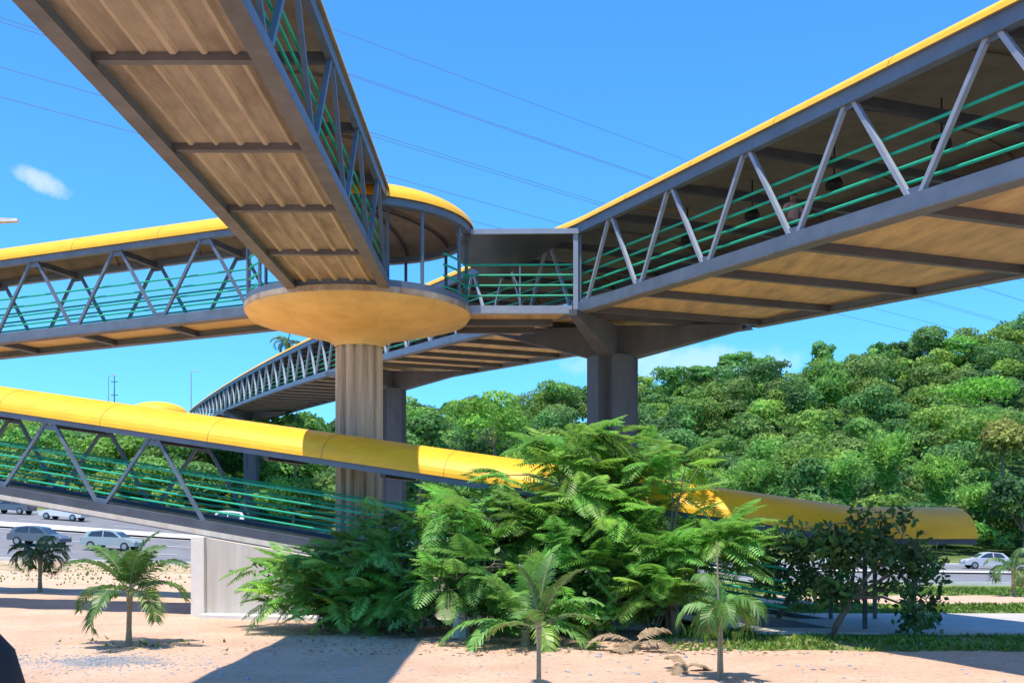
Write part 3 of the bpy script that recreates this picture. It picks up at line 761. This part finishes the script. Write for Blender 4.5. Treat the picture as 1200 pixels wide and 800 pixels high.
for a in (
 (1088, 382, 222, 11, 6, (.75,.9,.8), 'tall grey-green round crown on the skyline at right'),
 (1037, 397, 226, 13, 2.2, (.45,.7,.6), 'narrow dark pointed tree poking above the skyline'),
 (965, 402, 228, 11, 3.4, (.75,1.0,.8), 'loose upright crown breaking the skyline above the hill centre'),
 (893, 420, 224, 11, 4.2, (.8,1.05,.75), 'rounded mid-green crown on the skyline left of the loose upright one'),
 (1185, 378, 224, 11, 5.2, (.8,.9,.75), 'skyline crown at the right edge of the photograph'),
 (655, 447, 224, 9, 5, (1.0,1.15,.9), 'pale feathery crown on the skyline left of the dark pier'),
 (790, 432, 220, 9, 5, (.8,1.0,.8), 'skyline crown just right of the dark pier'),
 (1175, 492, 128, 8, 4.2, (1.35,.85,.7), 'russet-leaved tree near the right edge halfway up the hill'),
 (1150, 445, 170, 9, 8.5, (.95,1.35,.5), 'broad fresh-green crown high on the slope at right'),
 (940, 545, 112, 8, 3.2, (.45,.7,.6), 'dark shadowy tree low on the slope above the yellow canopy'),
 (1075, 590, 104, 5.0, 2.8, (.35,.55,.5), 'dark bushy tree by the roadside just past the canopy end'),
 (1195, 560, 106, 9.5, 3.6, (.28,.45,.45), 'very dark tall tree at the right edge behind the silver car'),
 (575, 470, 118, 9, 5.5, (1.15,1.3,.7), 'spreading light-green crown right of the fluted column'),
 (490, 490, 106, 9, 3.6, (.5,.75,.6), 'dark narrow crown beside the fluted column'),
 (340, 485, 112, 9.5, 5, (.75,1.0,.75), 'bushy tree filling the gap left of the fluted column'),
 (340, 560, 98, 6, 3.2, (.95,1.2,.65), 'low bright tree at the roadside left of the fluted column'),
 (40, 500, 135, 9, 7, (.8,1.1,.8), 'wide green crown behind the ramp truss at the far left'),
 (120, 512, 128, 8, 5, (.95,1.1,.6), 'yellowish-green crown behind the ramp truss'),
 (215, 505, 124, 8, 5, (.6,.85,.7), 'dark crown behind the slim piers'),
): hilltree(*a)
for a in ((858, 413, 216, 12, 4.6, (.8,1.0,.8), 'flat-topped umbrella tree alone on the skyline'), (825, 428, 214, 10, 4.0, (.7,.95,.8), 'second flat-topped skyline tree, lower and nearer the bridge')):
    hilltree(*a, flat=True)
# plumes of bamboo low on the slope
def bamboo(pxx, pyy, D, h, lab, tint):
    X = (pxx-600)/1200*D; z0 = EYE+(616-pyy)/1200*D-h; root = empty('bamboo_clump', (X, D, z0), lab, 'bamboo', 'bamboo plumes low on the slope')
    C = []; N_ = []; cu = MB()
    for j in range(26):
        a = rng.uniform(0, 2*math.pi); q = rng.uniform(.6, 3.4); L_ = h*rng.uniform(.75, 1.05); pts = []
        for t in np.linspace(0, 1, 12):
            pts.append(np.array([X+math.cos(a)*q*t**2.0, D+math.sin(a)*q*t**2.0, z0+L_*(t-.22*t**4)]))
        cu.tube([tuple(p_) for p_ in pts], list(np.linspace(.05,.01,12)), 4, cap=False)
        for p_ in pts[3:]:
            C.append(p_+rng.normal(0, .38, (22, 3)))
    C = np.concatenate(C); V, T = leaf_quads(C, .36, np.asarray(tint)[None,:]*rng.uniform(.7,1.3,(len(C),1)), asp=.25)
    npmesh('foliage', V, M['forest'], root, tintcol=T); cu.build('culms', M['palmbark'], root)
for a in ((1040, 495, 122, 9, 'tallest bamboo plume on the slope above the canopy end', (1.25,1.4,.9)), (985, 525, 117, 8, 'bamboo plume left of the tallest one', (1.15,1.35,.95)),
          (1100, 520, 117, 8.5, 'bamboo plume right of the tallest one', (1.3,1.4,.9)), (880, 530, 115, 7.5, 'bamboo plume farthest left, above the feathery fronds', (1.2,1.3,.9)),
          (1150, 560, 110, 6, 'low bamboo plume above the roadside at right', (1.2,1.4,.9))): bamboo(*a)

# ------------------------------------------------------------ near trees
feathery_tree('feathery_tree', 'big bright-green tree with feathery layered fronds in front of the dark pier', (1.2, 25.2, 0),
   [(640,575,120,70,25.2), (560,610,80,70,25), (700,640,95,70,24.6), (770,620,75,65,25), (670,525,75,32,25.6,1.6), (545,560,55,30,25), (600,540,60,32,25.6), (560,680,60,40,24.0), (740,560,70,35,25.4), (650,700,80,28,24)],
   225, 1.5, 'feathery-leaved trees', leafy=11000, stems=7)
feathery_tree('feathery_tree', 'feathery tree whose long fronds reach right over the yellow canopy towards the shaded path', (3.9, 24.6, 0),
   [(800,615,55,48,24.4), (835,585,55,18,24.6,1.7), (790,545,45,24,25), (780,670,55,40,24), (850,640,22,22,24)], 84, 1.2, 'feathery-leaved trees', leafy=1600, stems=4)
feathery_tree('feathery_tree', 'dark low feathery tree sprawling left against the concrete abutment', (-2.8, 25.2, 0),
   [(410,670,85,36,25.6), (330,668,40,20,25.6), (470,640,60,55,25.4), (440,700,75,22,25), (460,604,42,9,25.6), (370,705,60,18,25.3)], 88, 1.1, 'feathery-leaved trees', leafy=1500, stems=4, Lr=(.6,1.05))
# dark small-leaved tree at right
def small_leaf_tree(label, base, blobs, nl, group=None, size=.085, br=(.5,1.1), depth=1.2):
    root = empty('small_leaved_tree', base, label, 'tree', group)
    wts = np.array([b[2]*b[3] for b in blobs], float); wts /= wts.sum()
    cl = []; 
    for i in rng.choice(len(blobs), 95, p=wts):
        b = blobs[i]; v = unit(rng.normal(size=3))*rng.uniform(.2, 1)**.5; cl.append(np.array(px(b[0]+v[0]*b[2], b[1]-v[2]*b[3], b[4]+v[1]*depth)))
    cl = np.array(cl); cl[:, 2] = np.maximum(cl[:, 2], base[2]+.1); k = rng.integers(0, len(cl), nl)
    C = cl[k]+rng.normal(0, .14, (nl, 3)); cb = rng.uniform(*br, len(cl))[k]*rng.uniform(.8, 1.2, nl)
    V, T = leaf_quads(C, size, cb); npmesh('crown', V, M['leafdark'], root, tintcol=T)
    mb = MB(); b = Vector(base)-Vector((0,0,.1)); t = b+Vector((.5, .1, 1.0))
    mb.tube([b, b+Vector((.12,0,.35)), b+Vector((.35,.05,.7)), t], [.11,.085,.075,.06], 8); hp = [b+Vector((.35,.05,.7)), t]
    for j in range(6):
        e = Vector(cl[rng.integers(len(cl))]); m_ = t.lerp(e, .5)+Vector((0,0,.15)); mb.tube([t, m_, e], [.055,.035,.015], 6); hp += [m_, e]
    mb.build('trunk', M['bark'], root)
    H = np.array([tuple(h) for h in hp]); lb = MB()
    for c in cl[::2]:
        h = Vector(H[np.linalg.norm(H-c, axis=1).argmin()]); e = Vector(c); lb.tube([h, h.lerp(e,.5)+Vector((0,0,.06)), e], [.02,.013,.007], 5, cap=False)
    tag(lb.build('branches', M['bark'], root), kind='stuff')
small_leaf_tree('dark small-leaved tree in the shade in front of the canopy end, trunk leaning right', (7.5, 24.1, .0),
   [(1020,645,75,30,23.8), (1072,680,42,36,23.8), (1030,606,44,10,23.8), (950,632,48,14,23.8), (1075,724,38,10,23.8), (1000,690,50,14,23.8)], 2900, br=(.55,1.35), depth=.75, size=.095)
small_leaf_tree('loose grey-green shrub left of the dark small-leaved tree, by the lit end of the path', (7.0, 27.2, .03),
   [(915,640,40,22,27), (940,680,25,40,27), (900,672,22,24,27), (985,690,25,22,27)], 2600, br=(.9,1.7), size=.08)
# broad-leaved bushes beneath the big tree
def bush(label, c, r, h, n, size, tint, nm='bush', m='leafdark'):
    root = empty(nm, c, label, 'bush', 'low bushes under the big tree'); V, T = blob_crown((c[0], c[1], c[2]+h*.5), r, h*.55, n, size, tint, nb=9, asp=.45)
    V[:, :, 2] = np.maximum(V[:, :, 2], c[2]+.01); npmesh('foliage', V, M[m], root, tintcol=T)
    mb = MB()
    for j in range(6):
        a = j*1.05; mb.tube([(c[0], c[1], c[2]-.05), (c[0]+math.cos(a)*r*.35, c[1]+math.sin(a)*r*.3, c[2]+h*.4), (c[0]+math.cos(a)*r*.6, c[1]+math.sin(a)*r*.5, c[2]+h*.7)], [.025,.018,.01], 5)
    mb.build('stems', M['bark'], root)
bush('broad-leaved bush at the foot of the big tree, left of the foreground palm', (-.7, 24.0, 0), .95, 1.35, 900, .11, (1.3,1.5,1.2))
bush('low yellow-green bush right behind the foreground palm', (1.9, 23.6, 0), .8, .8, 700, .10, (2.4,2.5,1.3))
bush('dark bush with dead leaves between the two foreground palms', (3.3, 24.2, 0), .9, 1.3, 900, .11, (.75,.8,.7))
bush('dark bush low against the abutment footing', (-4.0, 26.0, 0), 1.3, .7, 900, .10, (.9,1.0,.8))
bush('pale dusty bush beside the broken concrete stub', (-2.2, 24.3, 0), .8, 1.0, 700, .10, (1.1,1.3,1.2))

# palms
palm('young palm on the sand in front of the abutment, left of the big tree', (-8.35, 22.3, 0), 1.15, 13, 1.6, tr=.055, az0=.25, lean=.02, upright=.95, droop=1.0, wl=.30, tintb=.7)
palm('small dark palm near the left edge beside the highway verge', (-18.9, 41.0, 0.02), 1.3, 12, 1.45, tr=.07, az0=1.3, upright=.8, droop=1.9, tintb=.38, wl=.36)
palm('slender reddish-green young palm nearest the viewer, in front of the big tree', (.42, 16.0, 0), 1.0, 7, 1.15, tr=.035, az0=.9, upright=1.15, droop=.65, tintb=.8, wl=.28)
palm('thin young palm with drooping fronds tied to a bare stake, right of the big tree', (3.55, 17.4, 0), 1.15, 9, .95, tr=.035, az0=2.2, upright=.75, droop=2.0, tintb=1.0, wl=.36)
palm('bushy pale-fronded palm under the big tree, behind the nearest palm', (.3, 22.3, 0), .35, 16, 1.95, tr=.09, az0=.4, upright=.95, droop=.95, tintb=1.35, wl=.24)
palm('small palm cut by the right edge beside the highway verge', (18.6, 38.0, -.05), 1.0, 9, 1.15, tr=.06, az0=.3, upright=.75, droop=1.8, tintb=.7, wl=.36)
palm('distant palm top rising above the far span', px(338, 455, 150), 6.6, 12, 3.0, tr=.2, upright=.6, droop=1.5, tintb=.5, name='tall_palm', wl=.3, group='')
palm('dead brown palm fronds sprawled on the sand below the big tree', (2.6, 21.5, -.02), .15, 5, 1.15, mt='dry', tr=.08, upright=.42, droop=1.15, name='dry_palm', az0=.8, spear=False)
palm('withered brown palm seedling at the foot of the staked palm', (3.1, 18.3, -.02), .1, 4, .65, mt='dry', tr=.04, upright=.45, droop=1.2, name='dry_palm', az0=1.9, spear=False)
mb = MB(); mb.tube([(3.48, 17.3, -.1), (3.50, 17.3, 1.0), (3.46, 17.32, 2.35)], [.022,.02,.014], 7)
tag(mb.build('plant_stake', M['palmbark'], base=(3.48, 17.3, 0)), 'bare wooden stake standing beside the drooping young palm', 'stake')
# concrete stub, debris, stones
mb = MB(); mb.lathe((-1.2, 23.9, -.05), [(.24,0),(.2,.2),(.15,.72),(.11,.76),(0,.74)], 7); tag(mb.build('concrete_stub', M['wall'], base=(-1.2,23.9,0)), 'short pale concrete stub showing between leaves left of the foreground palm', 'stub')
sv = MB()
for i in range(420):
    a, b = rng.uniform(-12, 14), rng.uniform(15.5, 24); r_ = rng.uniform(.012, .05) * (1.6 if i % 30 == 0 else 1); z = gz(a, b)
    sv.lathe((a, b, z-.3*r_), [(r_*.9, 0), (r_*rng.uniform(.8,1.1), r_*.6), (r_*.3, r_*1.1), (0, r_*1.1)], 6)
tag(sv.build('loose_stones', M['gravel']), 'scattered small stones and rubble on the sand', 'stones', kind='stuff')
gv = MB()
for i in range(900):
    a, b = rng.normal(-7.9, 1.3), rng.normal(19.6, .75); r_ = rng.uniform(.012, .032); z = gz(a, b)
    gv.lathe((a, b, z-.3*r_), [(r_, 0), (r_*.8, r_*.8), (0, r_*1.0)], 5)
tag(gv.build('gravel_patch', M['gravel']), 'bluish grey gravel spread on the sand at lower left', 'gravel', kind='stuff')
nl_ = 1700; X = rng.normal(1.2, 3.6, nl_); Y = rng.uniform(20.6, 26.5, nl_); k_ = (X > -6) & (X < 8); X, Y = X[k_], Y[k_]
Cc = np.stack([X, Y, zt(X, vy(X, Y))+.015], 1); nn = np.zeros_like(Cc); nn[:, 2] = 1
V, T = leaf_quads(Cc, .055, rng.uniform(.5, 1.3, len(Cc)), nrm=nn, jitter=.5)
tag(npmesh('leaf_litter', V, M['dry'], tintcol=T), 'dry brown leaf litter strewn below the shrubs', 'litter', kind='stuff')
# grass blades
n = 26000; X = rng.uniform(3.2, 20, n); Y = rng.uniform(21.3, 33.8, n)
keep = ~((X > 5.9) & (Y > 24.3) & (Y < 29.6)); X, Y = X[keep], Y[keep]
n2 = 14000; X2 = rng.uniform(6, 40, n2); Y2 = rng.uniform(38.5, 58, n2)
n3 = 900; X3 = rng.uniform(-28, -6, n3); Y3 = rng.uniform(44, 66, n3)
n4 = 60; X4 = rng.normal(-8.4, .8, n4); Y4 = rng.normal(22.4, .5, n4)
X = np.concatenate([X, X2, X3, X4]); Y = np.concatenate([Y, Y2, Y3, Y4])
clump = (np.sin(X*1.9+Y*.7)+np.sin(Y*2.3-X*1.1)+rng.normal(0,.8,len(X))) > -.9; X, Y = X[clump], Y[clump]
Z = zt(X, vy(X, Y)); n = len(X); P_ = np.stack([X, Y, Z], 1); a = rng.uniform(0, 6.28, n); wv = np.stack([np.cos(a), np.sin(a), 0*a], 1)*(.02+.0012*Y)[:, None]
h = rng.uniform(.03, .085, n)*(1+Y/60); tip = P_+np.stack([rng.normal(0,.05,n), rng.normal(0,.05,n), h], 1)
V = np.stack([P_-wv, P_+wv, tip], 1); col = rng.uniform(.7, 1.4, (n,1))*np.array([[1.2,1.15,.9]]); col[rng.random(n) < .2] *= np.array([1.9,1.3,1.1])
tag(npmesh('grass', V, M['grassm'], tintcol=col, k=3), 'short patchy grass beside the path and on the verge', 'grass', kind='stuff')

# ------------------------------------------------------------ cars
def carmat(n, c): return mat(n, c, .28, var=.03, spec=.6)
CM = {k: carmat('car_paint_'+k, v) for k, v in dict(white=(.78,.78,.78), silver=(.52,.54,.57), blue=(.06,.13,.32), dark=(.10,.13,.17), teal=(.34,.42,.42), red=(.4,.04,.03)).items()}
def car(pxx, lane_v, head, colr, label, sx=1.0, kind='hatch'):
    # find X on the lane whose projection is pxx
    X = 0.
    for _ in range(20): X = (pxx-600)/1200*float(yv(X, lane_v))
    Y = float(yv(X, lane_v)); z = float(zt(X, lane_v))+.07
    ang = math.atan2(-.1, 1)+(math.pi if head < 0 else 0)
    sl = float(zt(X+1, lane_v)-zt(X-1, lane_v))/2
    root = empty('parked_car' if 0 else 'car', (X, Y, z), label, 'car', 'cars on the highway'); root.rotation_euler = (0, -math.atan(sl)*(1 if head > 0 else -1), ang)
    Lc, W = 4.2*sx, 1.7
    lower = [(-2.1,.35),(-2.12,.62),(-2.0,.86),(-1.3,.93),(.95,.92),(1.75,.80),(2.08,.62),(2.1,.34)]
    if kind == 'sedan': cab = [(-1.55,.92),(-1.05,1.36),(-.2,1.44),(.45,1.36),(1.15,.91)]
    elif kind == 'van': cab = [(-2.0,.88),(-1.95,1.75),(-.2,1.85),(.75,1.75),(1.35,.90)]
    else: cab = [(-1.95,.88),(-1.7,1.32),(-.6,1.46),(.35,1.38),(1.1,.91)]
    def loft(pts, w0, w1f, zt_=None):
        m_ = MB(); n_ = len(pts)
        secs = []
        for y_, q in ((-1, .93), (-.9, 1), (.9, 1), (1, .93)):
            secs.append([Vector((x*(.985 if abs(y_) == 1 else 1), y_*w0/2*(1-w1f*max(0, (z_-.9))/.55), z_)) for x, z_ in pts])
        for a_, b_ in zip(secs[:-1], secs[1:]):
            for i in range(n_):
                j = (i+1) % n_; m_.poly([a_[i], a_[j], b_[j], b_[i]])
        m_.poly(secs[0]); m_.poly(secs[-1][::-1]); return m_
    def attach(m_, nm, mt, par=root, sm=False):
        me = bpy.data.meshes.new(nm); me.from_pydata(m_.v, [], m_.f); me.update(); me.materials.append(mt)
        o = bpy.data.objects.new(nm, me); COL.objects.link(o); o.parent = par; return o
    bm_ = loft(lower, W, 0); body = attach(bm_, 'body', CM[colr])
    attach(loft(cab, W*.94, .16), 'cabin', CM[colr])
    for s in (-1, 1):
        g = MB(); c2 = [(x*.80+ (-.02), .97+(z_-.92)*.80) for x, z_ in cab]; tf = lambda z_: s*(W*.94/2*(1-.16*max(0, z_-.9)/.55)+.012)
        xm = (c2[0][0]+c2[-1][0])/2-.05
        lf = [p_ for p_ in c2 if p_[0] < xm]; 
        zz_ = lambda x: np.interp(x, [p_[0] for p_ in c2], [p_[1] for p_ in c2])
        for x0, x1 in ((c2[0][0]+.08, xm-.05), (xm+.05, c2[-1][0]-.05)):
            xs_ = np.linspace(x0, x1, 6); top_ = [(x, float(zz_(x))) for x in xs_]; base_ = [(x1, .965), (x0, .965)]
            g.poly([Vector((x, tf(z_), z_)) for x, z_ in top_+base_])
        attach(g, 'side_windows', M['glass'])
    for (xa, za), (xb, zb), nm in ((cab[-1], cab[-2], 'windscreen'), (cab[0], cab[1], 'rear_window')):
        g = MB(); o_ = .015 if nm == 'windscreen' else -.015; p0 = Vector((xa, 0, za)).lerp(Vector((xb, 0, zb)), .14); p1 = Vector((xa, 0, za)).lerp(Vector((xb, 0, zb)), .86)
        g.poly([Vector((p0.x+o_, -.66, p0.z+.01)), Vector((p0.x+o_, .66, p0.z+.01)), Vector((p1.x+o_, .56, p1.z+.01)), Vector((p1.x+o_, -.56, p1.z+.01))]); attach(g, nm, M['glass'])
    for x in (-1.28, 1.30):
        for s in (-1, 1):
            t = MB(); t.tube([(x, s*.66, .31), (x, s*.87, .31)], .31, 18); wh = attach(t, 'wheel', M['tyre'])
            t = MB(); t.tube([(x, s*.80, .31), (x, s*.885, .31)], .19, 14); attach(t, 'rim', M['rimm'], wh)
    for s in (-1, 1):
        t = MB(); t.box((2.04, s*.6, .66), (.12, .34, .14)); attach(t, 'headlight', M['lampw'])
        t = MB(); t.box((-2.06, s*.66, .72), (.10, .24, .18)); attach(t, 'tail_light', CM['red'])
    return root
car(1157, 92, -1, 'silver', 'silver sedan on the far carriageway at the right edge', kind='sedan')
car(75, 92, -1, 'white', 'white car on the far carriageway seen below the low ramp', kind='sedan')
car(14, 96, -1, 'dark', 'dark grey-blue car at the left edge on the far carriageway')
car(46, 73, 1, 'dark', 'dark car behind the small dark left palm')
car(132, 72.5, 1, 'teal', 'pale grey-green car behind the young palm')
car(265, 97, -1, 'white', 'white van glimpsed between ramp deck and slim pier', kind='van')
car(668, 74, 1, 'white', 'white car glimpsed through the big tree')
car(851, 92, -1, 'silver', 'silver car glimpsed left of the staked palm, far carriageway')
car(890, 78, 1, 'white', 'long white van right of the staked palm', kind='van')
car(988, 92, -1, 'white', 'white car hidden mostly by the dark small-leaved tree')

# ------------------------------------------------------------ lamps and masts
def lamp_post(base, h, arm, label, name='street_lamp', r=.09, group='distant lamp posts'):
    root = empty(name, tuple(base), label, 'street lamp', group); b = Vector(base)
    mb = MB(); mb.tube([b-Vector((0,0,.3)), b+Vector((0,0,h))], [r, r*.55], 8); pl = mb.build('pole', M['lampw'], root)
    mb = MB(); e = b+Vector((arm, 0, h+.25)); mb.tube([b+Vector((0,0,h-.05)), b+Vector((arm*.4,0,h+.15)), e], r*.4, 6); mb.build('arm', M['lampw'], root)
    mb = MB(); mb.hexa([e+Vector(v) for v in ((-.25,-.13,-.09),(.45,-.1,-.05),(.45,.1,-.05),(-.25,.13,-.09),(-.22,-.1,.06),(.42,-.07,.04),(.42,.07,.04),(-.22,.1,.06))]); mb.build('lamp_head', M['lampw'], root)
    return root
e = px(6, 258, 34); lamp_post((e.x-1.8, 34, gz(e.x-1.8, 34)), e.z-.25-gz(e.x-1.8, 34), 1.8, 'street lamp whose pale head pokes in at the left edge above the ramp', group='')
for x, y, D, lab in ((224, 436, 170, 'thin distant mast right of the tiny far dome'), (127, 441, 165, 'thin distant mast left of the tiny far dome')):
    t = px(x, y, D); z0 = gz(t.x, D); lamp_post((t.x, D, z0), t.z-z0, .8, lab, r=.14)
t = px(134, 440, 168); z0 = gz(t.x, 168); mb = MB(); mb.tube([(t.x, 168, z0-.3), (t.x, 168, t.z)], [.2, .07], 6)
for k in range(3): mb.box((t.x, 168, t.z-1-k*2.2), (1.1, .12, .12))
tag(mb.build('antenna_mast', M['steel'], base=(t.x, 168, z0)), 'distant antenna mast with short crossbars beside the left mast', 'antenna')
# black stand-in for an unidentified dark shape near the viewer, at lower left
mb = MB(); mb.lathe((-3.62, 7.0, 0), [(.34,-.1),(.33,.3),(.31,1.2),(.27,1.5),(.2,1.75),(.1,1.87),(0,1.9)], 28)
tag(mb.build('dark_standin', M['black'], base=(-3.62,7,0), smooth=True), 'black rounded stand-in for an unidentified dark shape cut off by the lower left corner', 'dark_standin')

# ------------------------------------------------------------ pedestrian on the wide span
def person(foot, face, label, shirt, trouser, skin, scale=1.0):
    root = empty('person', tuple(foot), label, 'person')
    f = Vector(foot); c, s_ = math.cos(face), math.sin(face)
    def W(x, y, z): return f+Vector((x*c-y*s_, x*s_+y*c, z))*scale
    def skinmesh(nm, verts, edges, radii, m_, sub=2):
        me = bpy.data.meshes.new(nm); o0 = origin(root)
        me.from_pydata([tuple(W(*v)-o0) for v in verts], edges, []); me.update(); me.materials.append(m_)
        o = bpy.data.objects.new(nm, me); COL.objects.link(o); o.parent = root
        sk = o.modifiers.new('skin', 'SKIN'); sd = o.modifiers.new('sub', 'SUBSURF'); sd.levels = sub; sd.render_levels = sub
        for i, r_ in enumerate(radii):
            r2 = r_ if hasattr(r_, '__len__') else (r_, r_); me.skin_vertices[0].data[i].radius = (r2[0]*scale, r2[1]*scale)
        me.skin_vertices[0].data[0].use_root = True
        return o
    V_ = [(0,0,.95),(0,0,1.12),(0,0,1.32),(0,0,1.44),(0,.0,1.52),(.01,0,1.63),(.01,0,1.72),
          (0,.18,1.40),(.03,.23,1.15),(.13,.22,.92),(.17,.21,.83),(0,-.18,1.40),(-.04,-.23,1.15),(.02,-.22,.90),(.05,-.21,.81),
          (0,.10,.90),(.14,.10,.50),(.10,.10,.09),(.24,.11,.04),(0,-.10,.90),(-.08,-.10,.50),(-.26,-.10,.13),(-.14,-.11,.05)]
    E_ = [(0,1),(1,2),(2,3),(3,4),(4,5),(5,6),(3,7),(7,8),(8,9),(9,10),(3,11),(11,12),(12,13),(13,14),(0,15),(15,16),(16,17),(17,18),(0,19),(19,20),(20,21),(21,22)]
    R_ = [.13,.12,.14,.09,.05,.095,.075,.06,.045,.035,.03,.06,.045,.035,.03,.095,.06,.045,.04,.095,.06,.045,.04]
    skinmesh('body', V_, E_, R_, mat('skin', skin, .6, var=.05))
    skinmesh('shirt', [(0,0,.93),(0,0,1.12),(0,0,1.33),(0,0,1.44),(0,.19,1.40),(.02,.225,1.22),(0,-.19,1.40),(-.03,-.225,1.22)], [(0,1),(1,2),(2,3),(3,4),(4,5),(3,6),(6,7)], [.15,.135,.155,.10,.075,.065,.075,.065], mat('shirt_cloth', shirt, .8))
    skinmesh('trousers', [(0,0,.96),(0,.10,.88),(.14,.10,.50),(.10,.10,.14),(0,-.10,.88),(-.08,-.10,.50),(-.24,-.10,.17)], [(0,1),(1,2),(2,3),(0,4),(4,5),(5,6)], [.14,.11,.075,.065,.11,.075,.065], mat('trouser_cloth', trouser, .8))
    mb = MB(); h = W(-.015, 0, 1.67); mb.lathe(h, [(.1*scale,-.03),(.108*scale,.02),(.095*scale,.08),(.05*scale,.12),(0,.13)], 14); mb.build('hair', M['black'], root, smooth=True)
    for sy in (-1, 1): mb = MB(); q = W(.10, sy*.035, 1.665); mb.lathe(q, [(0,-.008),(.012,0),(0,.008)], 8); mb.build('eye', M['black'], root)
q = PB(8.6, 2.0, .30); person((q.x, q.y, q.z), math.atan2(-.94, .343), 'pedestrian in a pink shirt walking behind the green rails of the wide span', (.62,.36,.36), (.05,.05,.07), (.32,.18,.11))
# remove unused bits
for me in [m for m in bpy.data.meshes if m.users == 0]: bpy.data.meshes.remove(me)
